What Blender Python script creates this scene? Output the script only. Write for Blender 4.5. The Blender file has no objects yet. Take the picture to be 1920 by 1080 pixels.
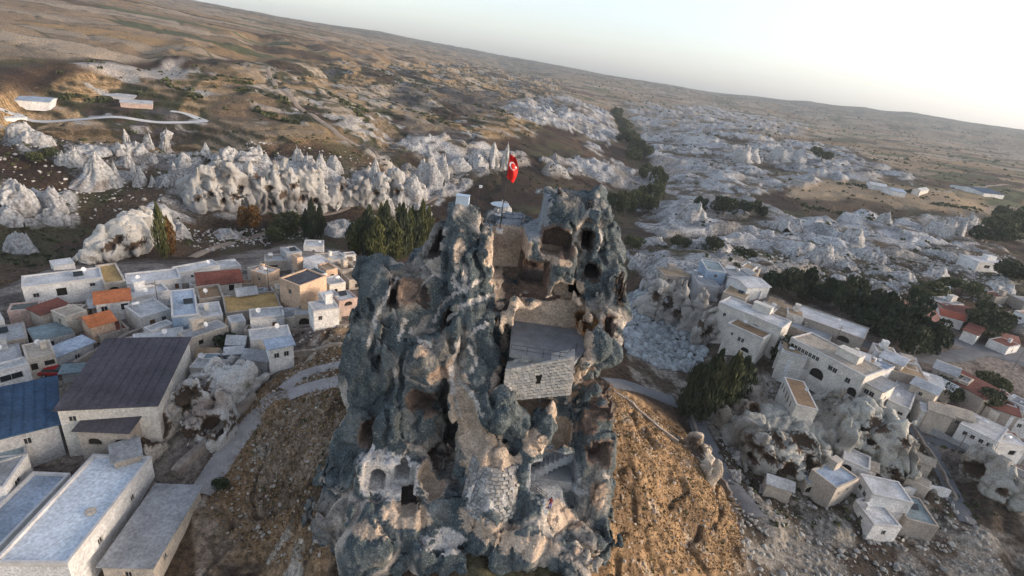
import bpy, math, random
import numpy as np
from mathutils import Matrix, Vector

random.seed(7)
rng = np.random.default_rng(11)
scene = bpy.context.scene
COL = scene.collection

# ------------------------------------------------------------------ camera, sky, sun, exposure
PITCH, ROLL, FPX, CAMZ = math.radians(23.7), math.radians(8.2), 960.0, 56.0
CF = np.array([0, math.cos(PITCH), -math.sin(PITCH)])
_U0 = np.array([0, math.sin(PITCH), math.cos(PITCH)])
_X = np.array([1.0, 0, 0])
CR = math.cos(ROLL) * _X + math.sin(ROLL) * _U0
CU = -math.sin(ROLL) * _X + math.cos(ROLL) * _U0
CP = np.array([0, 0, CAMZ])
cam_data = bpy.data.cameras.new('camera')
cam_data.sensor_width = 36.0
cam_data.lens = 18.0
cam_data.clip_start = 0.5
cam_data.clip_end = 60000
cam = bpy.data.objects.new('camera', cam_data)
COL.objects.link(cam)
cam.matrix_world = Matrix(((CR[0], CU[0], -CF[0], CP[0]), (CR[1], CU[1], -CF[1], CP[1]), (CR[2], CU[2], -CF[2], CP[2]), (0, 0, 0, 1)))
scene.camera = cam

SUN_EL, SUN_AZ = math.radians(10), math.radians(96)     # azimuth measured from +Y towards +X
world = bpy.data.worlds.new('World')
scene.world = world
world.use_nodes = True
wn = world.node_tree
sky = wn.nodes.new('ShaderNodeTexSky')
sky.sky_type = 'NISHITA'
sky.sun_disc = False
sky.sun_elevation = SUN_EL
sky.sun_rotation = SUN_AZ
sky.altitude = 1100
sky.air_density = 1.0
sky.dust_density = 4.0
sky.ozone_density = 2.0
bg = wn.nodes['Background']
bg.inputs['Strength'].default_value = 0.15
hs = wn.nodes.new('ShaderNodeHueSaturation')
hs.inputs['Saturation'].default_value = 0.62
wn.links.new(sky.outputs[0], hs.inputs['Color'])
tn = wn.nodes.new('ShaderNodeMix'); tn.data_type = 'RGBA'; tn.blend_type = 'MULTIPLY'
tn.inputs[0].default_value = 1.0; tn.inputs[7].default_value = (1.05, 0.985, 0.955, 1)
wn.links.new(hs.outputs[0], tn.inputs[6])
wn.links.new(tn.outputs[2], bg.inputs['Color'])
sl = bpy.data.lights.new('sun', 'SUN')
sl.energy = 1.25
sl.angle = math.radians(14)
sl.color = (1.0, 0.80, 0.62)
sun = bpy.data.objects.new('sun', sl)
COL.objects.link(sun)
_sd = Vector((math.sin(SUN_AZ) * math.cos(SUN_EL), math.cos(SUN_AZ) * math.cos(SUN_EL), math.sin(SUN_EL)))
sun.rotation_euler = _sd.to_track_quat('Z', 'Y').to_euler()
scene.view_settings.view_transform = 'Standard'
scene.view_settings.look = 'None'
scene.view_settings.exposure = 1.5
scene.view_settings.gamma = 1.0
scene.view_settings.use_curve_mapping = False
scene.cycles.use_denoising = True
scene.cycles.volume_bounces = 1
scene.cycles.max_bounces = 6
scene.cycles.diffuse_bounces = 3

# ------------------------------------------------------------------ pixel (photo, 1920x1080) to space
def rayd(px, py):
    return CF + CR * (px - 960) / FPX + CU * (540 - py) / FPX
def aty(px, py, y):
    d = rayd(px, py); return CP + d * (y / d[1])
def atz(px, py, z):
    d = rayd(px, py); return CP + d * ((z - CAMZ) / d[2])
def depth_of(p):
    return float(np.dot(np.asarray(p) - CP, CF))

# ------------------------------------------------------------------ noise (numpy)
_T3 = rng.random((32, 32, 32)).astype(np.float32)
_T2 = rng.random((256, 256)).astype(np.float32)
_TA = rng.random((256, 256)).astype(np.float32)
_TB = rng.random((256, 256)).astype(np.float32)
def n3(x, y, z):
    xi = np.floor(x); yi = np.floor(y); zi = np.floor(z)
    fx = (x - xi).astype(np.float32); fy = (y - yi).astype(np.float32); fz = (z - zi).astype(np.float32)
    fx = fx * fx * (3 - 2 * fx); fy = fy * fy * (3 - 2 * fy); fz = fz * fz * (3 - 2 * fz)
    a = xi.astype(np.int32) & 31; b = yi.astype(np.int32) & 31; c = zi.astype(np.int32) & 31
    a1 = (a + 1) & 31; b1 = (b + 1) & 31; c1 = (c + 1) & 31
    def L(p, q, t): return p + (q - p) * t
    v = L(L(L(_T3[a, b, c], _T3[a1, b, c], fx), L(_T3[a, b1, c], _T3[a1, b1, c], fx), fy),
          L(L(_T3[a, b, c1], _T3[a1, b, c1], fx), L(_T3[a, b1, c1], _T3[a1, b1, c1], fx), fy), fz)
    return v * 2 - 1
def n2(x, y):
    xi = np.floor(x); yi = np.floor(y)
    fx = (x - xi).astype(np.float32); fy = (y - yi).astype(np.float32)
    fx = fx * fx * (3 - 2 * fx); fy = fy * fy * (3 - 2 * fy)
    a = xi.astype(np.int32) & 255; b = yi.astype(np.int32) & 255
    a1 = (a + 1) & 255; b1 = (b + 1) & 255
    u = _T2[a, b] * (1 - fx) + _T2[a1, b] * fx
    v = _T2[a, b1] * (1 - fx) + _T2[a1, b1] * fx
    return (u * (1 - fy) + v * fy) * 2 - 1
def fbm2(x, y, o=4, g=0.5):
    s = 0; a = 1; t = 0
    for i in range(o):
        s = s + a * n2(x * 2 ** i + 17.3 * i, y * 2 ** i + 5.1 * i); t += a; a *= g
    return s / t
def worley2(x, y, j=0.9):
    xi = np.floor(x).astype(np.int32); yi = np.floor(y).astype(np.int32)
    f1 = np.full(x.shape, 9., np.float32); f2 = f1.copy(); cid = np.zeros(x.shape, np.float32)
    for dx in (-1, 0, 1):
        for dy in (-1, 0, 1):
            a = (xi + dx) & 255; b = (yi + dy) & 255
            d = np.hypot(xi + dx + 0.5 + j * (_TA[a, b] - 0.5) - x, yi + dy + 0.5 + j * (_TB[a, b] - 0.5) - y)
            c = d < f1
            f2 = np.where(c, f1, np.minimum(f2, d)); cid = np.where(c, _T2[a, b], cid); f1 = np.where(c, d, f1)
    return f1, f2, cid
def worley3(x, y, z, j=0.95):
    xi = np.floor(x).astype(np.int32); yi = np.floor(y).astype(np.int32); zi = np.floor(z).astype(np.int32)
    f1 = np.full(x.shape, 9., np.float32); f2 = f1.copy()
    for dx in (-1, 0, 1):
        for dy in (-1, 0, 1):
            for dz in (-1, 0, 1):
                a = (xi + dx) & 31; b = (yi + dy) & 31; c = (zi + dz) & 31
                d = (xi + dx + .5 + j * (_T3[a, b, c] - .5) - x) ** 2 + (yi + dy + .5 + j * (_T3[b, c, a] - .5) - y) ** 2 + (zi + dz + .5 + j * (_T3[c, a, b] - .5) - z) ** 2
                d = d.astype(np.float32); q = d < f1
                f2 = np.where(q, f1, np.minimum(f2, d)); f1 = np.where(q, d, f1)
    return np.sqrt(f1), np.sqrt(f2)
def facet3(x, y, z, seed=0):
    """cells that each carry a tilted plane: broken, faceted rock"""
    xi = np.floor(x).astype(np.int32); yi = np.floor(y).astype(np.int32); zi = np.floor(z).astype(np.int32)
    f1 = np.full(x.shape, 9., np.float32); f2 = f1.copy(); val = np.zeros(x.shape, np.float32)
    for dx in (-1, 0, 1):
        for dy in (-1, 0, 1):
            for dz in (-1, 0, 1):
                a = (xi + dx + seed) & 31; b = (yi + dy) & 31; c = (zi + dz) & 31
                u, v, w = _T3[a, b, c], _T3[b, c, a], _T3[c, a, b]
                ex = (x - (xi + dx + .5 + .9 * (u - .5))).astype(np.float32); ey = (y - (yi + dy + .5 + .9 * (v - .5))).astype(np.float32); ez = (z - (zi + dz + .5 + .9 * (w - .5))).astype(np.float32)
                d = ex * ex + ey * ey + ez * ez; q = d < f1
                f2 = np.where(q, f1, np.minimum(f2, d)); f1 = np.where(q, d, f1)
                val = np.where(q, ex * (v - .5) * 2 + ey * (w - .5) * 2 + ez * (u - .5) * .8 + (_T3[b, a, c] - .5) * .7, val)
    return val, np.sqrt(f2) - np.sqrt(f1)
def sstep(a, b, x):
    t = np.clip((x - a) / (b - a), 0, 1); return t * t * (3 - 2 * t)

# ------------------------------------------------------------------ mesh helpers
def new_obj(name, mesh, parent=None, mat=None, loc=None, rotz=None):
    o = bpy.data.objects.new(name, mesh)
    COL.objects.link(o)
    if parent is not None: o.parent = parent
    if mat is not None and mesh is not None and len(mesh.materials) == 0: mesh.materials.append(mat)
    if loc is not None: o.location = loc
    if rotz is not None: o.rotation_euler = (0, 0, rotz)
    return o
def tag(o, label=None, cat=None, group=None, kind=None):
    if label: o['label'] = label
    if cat: o['category'] = cat
    if group: o['group'] = group
    if kind: o['kind'] = kind
    return o
def empty(name, loc=(0, 0, 0), rotz=0):
    o = bpy.data.objects.new(name, None); COL.objects.link(o)
    o.location = loc; o.rotation_euler = (0, 0, rotz); o.empty_display_size = 0.5
    return o
def np_mesh(name, V, Fq, smooth=True):
    me = bpy.data.meshes.new(name)
    V = np.asarray(V, np.float32); Fq = np.asarray(Fq, np.int32); k = Fq.shape[1]
    me.vertices.add(len(V)); me.vertices.foreach_set('co', V.ravel())
    me.loops.add(Fq.size); me.loops.foreach_set('vertex_index', Fq.ravel())
    me.polygons.add(len(Fq))
    me.polygons.foreach_set('loop_start', np.arange(0, Fq.size, k, dtype=np.int32))
    me.polygons.foreach_set('loop_total', np.full(len(Fq), k, np.int32))
    me.polygons.foreach_set('use_smooth', np.full(len(Fq), smooth, bool))
    me.update(calc_edges=True)
    return me
def set_col(me, name, rgb):
    a = me.color_attributes.new(name, 'FLOAT_COLOR', 'POINT')
    c = np.ones((len(me.vertices), 4), np.float32); c[:, :3] = rgb
    a.data.foreach_set('color', c.ravel())
def set_float(me, name, v):
    a = me.attributes.new(name, 'FLOAT', 'POINT'); a.data.foreach_set('value', np.asarray(v, np.float32))

class MB:
    """collects simple solids into one mesh"""
    def __init__(s): s.v = []; s.f = []
    def add(s, v, f):
        o = len(s.v); s.v += [tuple(map(float, p)) for p in v]; s.f += [tuple(i + o for i in q) for q in f]; return s
    def box(s, x0, x1, y0, y1, z0, z1):
        return s.add([(x0, y0, z0), (x1, y0, z0), (x1, y1, z0), (x0, y1, z0), (x0, y0, z1), (x1, y0, z1), (x1, y1, z1), (x0, y1, z1)],
                     [(0, 3, 2, 1), (4, 5, 6, 7), (0, 1, 5, 4), (1, 2, 6, 5), (2, 3, 7, 6), (3, 0, 4, 7)])
    def tube(s, a, b, ra, rb=None, n=8):
        rb = ra if rb is None else rb
        a = Vector(a); b = Vector(b); d = (b - a).normalized()
        u = d.orthogonal().normalized(); w = d.cross(u)
        v = []
        for p, r in ((a, ra), (b, rb)):
            for i in range(n):
                t = 2 * math.pi * i / n; v.append(p + (u * math.cos(t) + w * math.sin(t)) * r)
        f = [(i, (i + 1) % n, n + (i + 1) % n, n + i) for i in range(n)] + [tuple(range(n - 1, -1, -1)), tuple(range(n, 2 * n))]
        return s.add(v, f)
    def prism(s, poly, axis_y0, axis_y1):
        """polygon in x,z (counter-clockwise seen from -y) extruded along y"""
        n = len(poly)
        v = [(p[0], axis_y0, p[1]) for p in poly] + [(p[0], axis_y1, p[1]) for p in poly]
        f = [tuple(range(n)), tuple(range(2 * n - 1, n - 1, -1))] + [(i, i + n, (i + 1) % n + n, (i + 1) % n) for i in range(n)]
        return s.add(v, f)
    def mesh(s, name, smooth=False):
        me = bpy.data.meshes.new(name); me.from_pydata(s.v, [], s.f)
        if smooth: me.polygons.foreach_set('use_smooth', [True] * len(me.polygons))
        me.update(); return me
    def build(s, name, mat, parent=None, smooth=False, loc=None, rotz=None):
        return new_obj(name, s.mesh(name, smooth), parent, mat, loc, rotz)

# ------------------------------------------------------------------ materials
MATS = {}
def mat(name, col, rough=0.9, var=0.25, scale=0.6, bump=0.0, bscale=4.0, col2=None, fine=0.12, metal=0.0, spec=0.2, attr=None, fine2=0.0):
    if name in MATS: return MATS[name]
    m = bpy.data.materials.new(name); m.use_nodes = True; nt = m.node_tree; N = nt.nodes; L = nt.links
    b = N['Principled BSDF']; b.inputs['Roughness'].default_value = rough; b.inputs['Metallic'].default_value = metal
    b.inputs['Specular IOR Level'].default_value = spec
    g = N.new('ShaderNodeNewGeometry')
    def noise(sc, det=5, ro=0.6):
        t = N.new('ShaderNodeTexNoise'); t.inputs['Scale'].default_value = sc; t.inputs['Detail'].default_value = det
        t.inputs['Roughness'].default_value = ro; L.new(g.outputs['Position'], t.inputs['Vector']); return t.outputs['Fac']
    def mix(a, b_, fac, mode='MIX'):
        x = N.new('ShaderNodeMix'); x.data_type = 'RGBA'; x.blend_type = mode
        for sock, v in ((x.inputs[6], a), (x.inputs[7], b_), (x.inputs[0], fac)):
            if hasattr(v, 'is_output'): L.new(v, sock)
            else: sock.default_value = v if not isinstance(v, tuple) else (v + (1,))[:4]
        return x.outputs[2]
    def ramp(src, a, b_):
        x = N.new('ShaderNodeMapRange'); x.inputs['From Min'].default_value = a; x.inputs['From Max'].default_value = b_
        L.new(src, x.inputs['Value']); return x.outputs['Result']
    if attr:
        at = N.new('ShaderNodeAttribute'); at.attribute_name = attr; base = at.outputs['Color']
    else:
        base = tuple(col)
    if col2 is None and not attr:
        c2 = tuple(max(0, c * (1 - var)) for c in col)
        base = mix(base, c2, ramp(noise(scale), 0.35, 0.68))
    elif col2 is not None:
        base = mix(base, tuple(col2), ramp(noise(scale), 0.38, 0.66))
    for fine, fs in ((fine, scale * 9), (fine2, 5.5)):
        if not fine: continue
        f = noise(fs, 3)
        v = N.new('ShaderNodeMapRange'); v.inputs['From Min'].default_value = 0.3; v.inputs['From Max'].default_value = 0.7
        v.inputs['To Min'].default_value = 1 - fine * 1.6; v.inputs['To Max'].default_value = 1 + fine
        L.new(f, v.inputs['Value'])
        cb = N.new('ShaderNodeCombineColor')
        for i in range(3): L.new(v.outputs['Result'], cb.inputs[i])
        base = mix(base, cb.outputs[0], 1.0, 'MULTIPLY')
    if hasattr(base, 'is_output'): L.new(base, b.inputs['Base Color'])
    else: b.inputs['Base Color'].default_value = base + (1,)
    if bump:
        bp = N.new('ShaderNodeBump'); bp.inputs['Strength'].default_value = bump; bp.inputs['Distance'].default_value = 0.3
        L.new(noise(bscale, 6, 0.65), bp.inputs['Height']); L.new(bp.outputs['Normal'], b.inputs['Normal'])
    MATS[name] = m
    return m
# ------------------------------------------------------------------ terrain: control points -> smooth base -> masks -> detail
_cp = [(0,960,-2),(200,960,-2),(0,1070,-4),(200,1075,-4),(400,880,-1),(430,800,1),(520,720,4),(655,712,8),(560,850,3),(610,900,6),(500,960,-2),(500,1070,-4),(700,1070,2),
 (110,695,2),(300,740,2),(50,800,0),(0,640,2),(250,600,3),(400,640,4),(600,640,8),(560,560,5),(400,560,3),(200,560,2),(0,560,1),(560,470,0),(650,500,3),(300,500,0),(100,500,-2),
 (0,470,-14),(150,450,-15),(350,450,-13),(520,425,-14),(700,430,-16),(780,420,-18),(0,400,-8),(100,380,-8),(280,400,-7),(450,390,-10),(600,395,-13),(750,370,-16),(850,340,-15),
 (100,340,-4),(250,320,-4),(450,322,1),(600,322,0),(720,330,-4),(800,300,-4),(50,280,2),(250,260,4),(400,290,3),(600,270,5),(750,260,3),(900,300,-5),(1000,300,-7),
 (0,200,10),(200,210,9),(380,215,9),(0,150,16),(250,140,18),(500,220,10),(500,150,20),(700,220,9),(700,160,16),(850,220,5),(850,160,12),(950,130,16),(1000,200,4),(1000,140,13),
 (1050,250,-5),(1100,200,0),(1100,300,-12),(1120,360,-14),(1170,400,-27),(1220,330,-28),(1180,250,-30),(1160,220,-28),
 (1300,330,-12),(1400,350,-10),(1300,450,-8),(1250,480,-3),(1500,400,-8),(1600,380,-6),(1500,330,-6),(1700,330,0),(1800,380,0),(1900,330,2),(1850,430,-12),(1700,440,-6),
 (1600,470,-6),(1750,500,-4),(1900,520,-2),(1500,530,-2),(1250,520,1),(1350,545,2),(1450,565,2),(1600,600,0),(1750,640,-1),(1900,680,-2),(1400,645,-3),(1330,600,-6),
 (1250,620,-11),(1200,565,-7),(1200,680,-9),(1300,700,-11),(1300,780,-10),(1450,720,-7),(1550,720,-4),(1650,720,-3),(1750,760,-5),(1850,800,-7),(1920,900,-10),(1700,850,-9),
 (1600,900,-11),(1450,850,-10),(1400,930,-12),(1340,850,-10),(1230,735,-8),(1500,960,-13),(1700,960,-13),(1145,735,7),(1150,850,9),(1250,850,3),(1320,880,-2),(1370,960,-7),
 (1250,960,0),(1150,960,7),(1150,1070,5),(1400,1070,-8),(1920,1070,-13),(900,1075,6)]
_pts = []
for a in _cp:
    q = atz(*a); _pts.append((q[0], q[1], a[2]))
_pts += [(0, 58, 8), (-12, 70, 7), (8, 80, 2), (0, 5, -5), (-25, 12, -6), (30, 12, -10), (-60, 15, -6), (80, 20, -14), (0, 28, 0)]
for az, r, z in [(-66, 80, -3), (-66, 200, -5), (-66, 400, 25), (66, 100, -12), (66, 200, -5), (66, 400, 2),
                 (-60, 700, 45), (-45, 700, 42), (-30, 700, 36), (-15, 700, 20), (0, 800, -8), (8, 900, -26), (18, 800, -6), (30, 800, 0), (45, 800, 2), (62, 800, 4),
                 (-60, 1300, 80), (-45, 1300, 78), (-30, 1300, 62), (-15, 1200, 38), (0, 1300, 6), (8, 1400, -15), (18, 1300, -8), (30, 1300, -4), (45, 1300, 0), (62, 1300, 5),
                 (-60, 2600, 120), (-30, 2600, 95), (-12, 2600, 62), (2, 2600, 34), (12, 2600, 10), (25, 2600, 0), (40, 2600, 2), (62, 2600, 8),
                 (-60, 5500, 180), (-30, 5500, 140), (-12, 5500, 95), (0, 5500, 66), (8, 5500, 46), (14, 5500, 60), (20, 5500, 85), (25, 5500, 70), (31, 5500, 130), (36, 5500, 105), (41, 5500, 120), (48, 5500, 140), (62, 5500, 70),
                 (-60, 9000, 120), (-20, 9000, 60), (10, 9000, 10), (30, 9000, 10), (62, 9000, 20)]:
    a = math.radians(az); _pts.append((math.sin(a) * r, math.cos(a) * r, z))
_pts = np.array(_pts)
def _uv(x, y):
    r = np.hypot(x, y) + 6.0
    return np.arctan2(x, np.maximum(y, 1e-6) if np.isscalar(y) else y) * 2.2, np.log(r)
_pu, _pv = _uv(_pts[:, 0], _pts[:, 1])
def _k(d2): return np.sqrt(d2 + 0.0009)
_A = _k((_pu[:, None] - _pu) ** 2 + (_pv[:, None] - _pv) ** 2)
_n = len(_pts)
_M = np.zeros((_n + 3, _n + 3)); _M[:_n, :_n] = _A - np.eye(_n) * 0.02
_M[:_n, _n] = _M[_n, :_n] = 1; _M[:_n, _n + 1] = _M[_n + 1, :_n] = _pu; _M[:_n, _n + 2] = _M[_n + 2, :_n] = _pv
_w = np.linalg.solve(_M, np.concatenate([_pts[:, 2], [0, 0, 0]]))

AZ0, AZ1, NA = math.radians(-68), math.radians(68), 1001
_rs = [14.0]
while _rs[-1] < 9500:
    r = _rs[-1]; _rs.append(r * (1.011 if r < 40 else 1.0052 if r < 420 else 1.0075 if r < 1200 else 1.02))
RS = np.array(_rs); NR = len(RS); LRS = np.log(RS)
AZ = np.linspace(AZ0, AZ1, NA)
_ca = np.linspace(AZ0, AZ1, 201); _cl = np.linspace(LRS[0], LRS[-1], 200)
_gu = np.repeat(_ca[:, None], 200, 1) * 2.2; _gv = np.log(np.exp(_cl)[None, :] + 6.0).repeat(201, 0)
_gz = np.zeros(_gu.shape)
for i in range(_n): _gz += _w[i] * _k((_gu - _pu[i]) ** 2 + (_gv - _pv[i]) ** 2)
_gz += _w[_n] + _w[_n + 1] * _gu + _w[_n + 2] * _gv
def _bil(G, fa, fr):
    i = np.clip(np.floor(fa).astype(int), 0, G.shape[0] - 2); j = np.clip(np.floor(fr).astype(int), 0, G.shape[1] - 2)
    a = np.clip(fa - i, 0, 1); b = np.clip(fr - j, 0, 1)
    return (G[i, j] * (1 - a) * (1 - b) + G[i + 1, j] * a * (1 - b) + G[i, j + 1] * (1 - a) * b + G[i + 1, j + 1] * a * b)
def hbase(x, y):
    az = np.arctan2(x, y); lr = np.log(np.maximum(np.hypot(x, y), RS[0]))
    return _bil(_gz, (az - AZ0) / (AZ1 - AZ0) * 200, (lr - _cl[0]) / (_cl[-1] - _cl[0]) * 199)
GX = np.sin(AZ)[:, None] * RS[None, :]; GY = np.cos(AZ)[:, None] * RS[None, :]
ZB = hbase(GX, GY)
ZF = ZB.copy()
def H(x, y, G=None):
    x = np.asarray(x, float); y = np.asarray(y, float)
    az = np.arctan2(x, y); r = np.maximum(np.hypot(x, y), RS[0])
    fr = np.interp(np.log(r), LRS, np.arange(NR))
    return _bil(ZF if G is None else G, (az - AZ0) / (AZ1 - AZ0) * (NA - 1), fr)
_tt = np.exp(np.linspace(math.log(25), math.log(9000), 900))
def ground(px, py, base=False):
    """where the ray through a photo pixel meets the terrain"""
    d = rayd(px, py)
    P = CP[None, :] + d[None, :] * _tt[:, None]
    hh = H(P[:, 0], P[:, 1], ZB if base else None)
    below = np.nonzero(P[:, 2] < hh)[0]
    if len(below) == 0: return P[-1]
    i = max(1, below[0])
    e0 = P[i - 1, 2] - hh[i - 1]; e1 = P[i, 2] - hh[i]
    t = _tt[i - 1] + (_tt[i] - _tt[i - 1]) * (e0 / (e0 - e1 + 1e-9))
    q = CP + d * t; q[2] = H(q[0], q[1], ZB if base else None)
    return q

def poly_xy(pts): return np.array([ground(px, py, True)[:2] for px, py in pts])
WX = GX + 5 * fbm2(GX / 18, GY / 18, 3) * np.clip(RS / 200, 0.25, 3)[None, :]
WY = GY + 5 * fbm2(GX / 18 + 40, GY / 18 + 9, 3) * np.clip(RS / 200, 0.25, 3)[None, :]
def in_poly(P, X, Y):
    c = np.zeros(X.shape, bool); n = len(P); j = n - 1
    for i in range(n):
        xi, yi = P[i]; xj, yj = P[j]
        c ^= ((yi > Y) != (yj > Y)) & (X < (xj - xi) * (Y - yi) / (yj - yi + 1e-12) + xi); j = i
    return c
def pmask(pts, warp=True):
    P = poly_xy(pts)
    X, Y = (WX, WY) if warp else (GX, GY)
    m = np.zeros(GX.shape, np.float32)
    bb = (X > P[:, 0].min()) & (X < P[:, 0].max()) & (Y > P[:, 1].min()) & (Y < P[:, 1].max())
    m[bb] = in_poly(P, X[bb], Y[bb])
    return m
def blur(m, k=3):
    for _ in range(k):
        m = (m + np.roll(m, 1, 0) + np.roll(m, -1, 0)) / 3; m = (m + np.roll(m, 1, 1) + np.roll(m, -1, 1)) / 3
    return m
RRG = RS[None, :].repeat(NA, 0)

# tuff badlands: (pixels, height of the cones, cell size, whiteness)
TUFF = [
 ([(280,405),(300,355),(400,312),(520,300),(640,318),(700,318),(800,345),(835,330),(835,300),(910,285),(990,285),(990,318),(900,330),(830,380),(700,395),(600,400),(450,400)], 5, 11, .75),
 ([(690,290),(760,255),(830,262),(990,292),(980,310),(830,330),(740,330)], 5, 9, 0.9),
 ([(955,190),(1060,180),(1150,210),(1165,260),(1110,300),(1090,250),(1010,235),(960,225)], 8, 16, 1.0),
 ([(1010,300),(1150,300),(1230,330),(1240,370),(1190,390),(1130,385),(1100,340),(1030,330)], 8, 10, 0.8),
 ([(1170,190),(1330,200),(1520,235),(1500,260),(1330,245),(1190,240)], 10, 30, 0.9),
 ([(1200,240),(1350,238),(1440,262),(1600,280),(1600,300),(1440,285),(1330,320),(1220,330)], 9, 22, 1.0),
 ([(1240,320),(1350,270),(1480,275),(1640,312),(1740,330),(1720,345),(1560,340),(1480,350),(1400,375),(1480,400),(1560,420),(1620,400),(1700,415),(1835,410),(1840,450),(1750,470),(1620,470),(1480,480),(1380,440),(1250,450),(1190,420)], 8, 15, 1.0),
 ([(1380,440),(1500,470),(1700,470),(1860,450),(1900,500),(1700,520),(1560,530),(1440,500),(1360,475),(1250,470)], 5, 10, 0.75),
 ([(1570,500),(1760,490),(1920,500),(1920,570),(1800,545),(1640,545)], 3.5, 9, 0.5),
 ([(1180,470),(1300,470),(1420,500),(1480,520),(1420,560),(1330,545),(1200,510)], 3, 8, 0.55),
 ([(1900,560),(1980,560),(1980,700),(1900,660)], 3, 9, 0.5),
 ([(0,225),(60,235),(120,280),(130,320),(80,300),(30,280),(0,260)], 5, 9, 0.7),
 ([(100,280),(190,270),(360,270),(380,330),(330,350),(160,350),(110,320)], 3.5, 7, 0.35),
 ([(0,330),(60,350),(130,365),(140,410),(60,420),(0,420)], 6, 10, 0.6),
]
tuff = np.zeros(GX.shape, np.float32); cone = np.zeros(GX.shape, np.float32); cshape = np.zeros(GX.shape, np.float32)
for pts, amp, cell, wh in TUFF:
    m = pmask(pts)
    if m.max() == 0: continue
    m = m * sstep(-0.5, -0.22, fbm2(GX / (cell * 3.2) + amp, GY / (cell * 2.2), 3))
    mb = blur(m, 2); s = mb > 0.01
    kx = 1.7 if pts[0][0] < 1000 else 2.7
    xs, ys = WX[s] / (cell * kx), WY[s] / (cell * kx * .8)
    f1, f2, cid = worley2(xs + 3.1, ys * 0.9, 0.95)
    rid = (1 - np.abs(fbm2(xs * 1.1 + 7, ys * 1.1, 2)) * 2.2).clip(0, 1) ** 1.6
    rid2 = (1 - np.abs(n2(xs * 3.1 + 17, ys * 2.6)) * 1.6).clip(0, 1) ** 1.3
    rid3 = (1 - np.abs(n2(xs * 7.3 + 5, ys * 6.1)) * 1.5).clip(0, 1)
    c = 0.62 * rid * (0.35 + 0.75 * cid) + 0.34 * np.clip(1.05 - f1 * 1.4, 0, 1) * cid + 0.20 * rid2 * (0.3 + rid) + 0.05 * rid3 - 0.02
    c = c + 0.07 * fbm2(WX[s] / 4, WY[s] / 4, 3)
    t = np.zeros_like(tuff); t[s] = c * mb[s]
    k = np.zeros_like(tuff); k[s] = mb[s] * wh
    up = k > tuff
    cone = np.where(up, t * amp * 0.95, cone); cshape = np.where(up, t, cshape); tuff = np.maximum(tuff, k)

# built-up ground, tracks and the castle hill keep smooth ground
village = np.maximum.reduce([pmask([(-40,560),(40,520),(190,490),(330,490),(560,455),(690,480),(665,600),(660,660),(540,690),(440,760),(360,900),(330,1000),(-60,1000)], False),
                             pmask([(1240,500),(1350,540),(1500,570),(1640,560),(1920,650),(1960,900),(1780,880),(1700,760),(1560,740),(1460,680),(1400,650),(1330,560)], False)])
village = blur(village, 3)
hillL = pmask([(370,960),(440,780),(530,690),(600,620),(680,620),(680,1000),(600,1080),(380,1080)])
hillR = pmask([(1130,700),(1200,740),(1290,800),(1390,930),(1400,1080),(1100,1080),(1100,740)])
hill = blur(np.maximum(hillL, hillR), 3); hillL = blur(hillL, 3)
near = np.clip(RRG / 150, 0, 1)
gul = np.abs(fbm2(GX / 34, GY / 34, 4))
rough_amt = (1 - village) * (0.35 + 0.65 * near)
ZF = ZB + rough_amt * (1.6 * fbm2(GX / 30, GY / 30, 4) - 1.2 * sstep(0.16, 0, gul)) + 0.18 * fbm2(GX / 2.2, GY / 2.2, 3) * (1 - village * 0.9)
ZF += 34 * fbm2(GX / 900, GY / 900, 5) * sstep(1500, 4200, RRG) + 5 * fbm2(GX / 160, GY / 160, 4) * sstep(450, 1500, RRG)
# skyline of the far hills
_sk = [(940,104),(1040,121),(1090,131),(1130,140),(1185,148),(1250,158),(1290,170),(1330,178),(1420,184),(1465,191),(1510,191),(1560,200),(1620,203),(1660,211),(1705,211),(1760,222),(1820,233),(1880,243),(1940,250),(2100,285)]
_sa, _sz = [], []
for px, py in _sk:
    d_ = rayd(px, py); _sa.append(math.atan2(d_[0], d_[1])); _sz.append(CAMZ + 5200 * d_[2] / math.hypot(d_[0], d_[1]))
_rz = np.interp(AZ, _sa, _sz)[:, None] + 3 * fbm2(AZ[:, None] * 120 + 0 * GX, 0 * GX + 2, 3)
_wk = sstep(3300, 5150, RRG) * sstep(8000, 5250, RRG) * sstep(_sa[0] - .12, _sa[0] + .05, AZ)[:, None]
ZF = ZF * (1 - _wk) + _rz * _wk
_w2 = sstep(5250, 6500, RRG) * sstep(_sa[0] - .12, _sa[0] + .05, AZ)[:, None]; ZF = ZF * (1 - _w2) + np.minimum(ZF, _rz - 60) * _w2
_m2 = sstep(1700, 2900, RRG) * sstep(4000, 3000, RRG); ZF += _m2 * 16 * (1 - np.abs(fbm2(GX / 800 + 3, GY / 500, 3)) * 2.5).clip(-.3, 1) * sstep(-.1, .1, AZ)[:, None]
# erosion ribs on the castle hill
ZF += hill * (1.2 * fbm2(GX / 5, GY / 5, 4) + .25 * fbm2(GX / 1.1, GY / 1.1, 3) - 1.0 * sstep(0.12, 0, np.abs(fbm2(GX / 7 + 3, GY / 9, 3))))
ZF += cone
_ho = blur(pmask([(1330,700),(1480,690),(1560,745),(1700,775),(1900,860),(1900,1000),(1420,1000),(1350,820)]), 3)
ZF += _ho * (2.2 * (1 - np.abs(fbm2(GX / 12, GY / 12, 4)) * 2.5).clip(-.2, 1) - .8)
_hs = blur(pmask([(-60,260),(60,130),(420,60),(900,100),(1060,150),(1000,270),(700,290),(380,290)], False), 6)
_rd = 1 - np.abs(fbm2((GX * .8 + GY * .6) / 70, (-GX * .6 + GY * .8) / 170 + 3, 3)) * 2
ZF = ZF + _hs * (7 * (_rd - .6) + 3.5 * fbm2(GX / 28, GY / 28, 3))
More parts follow.
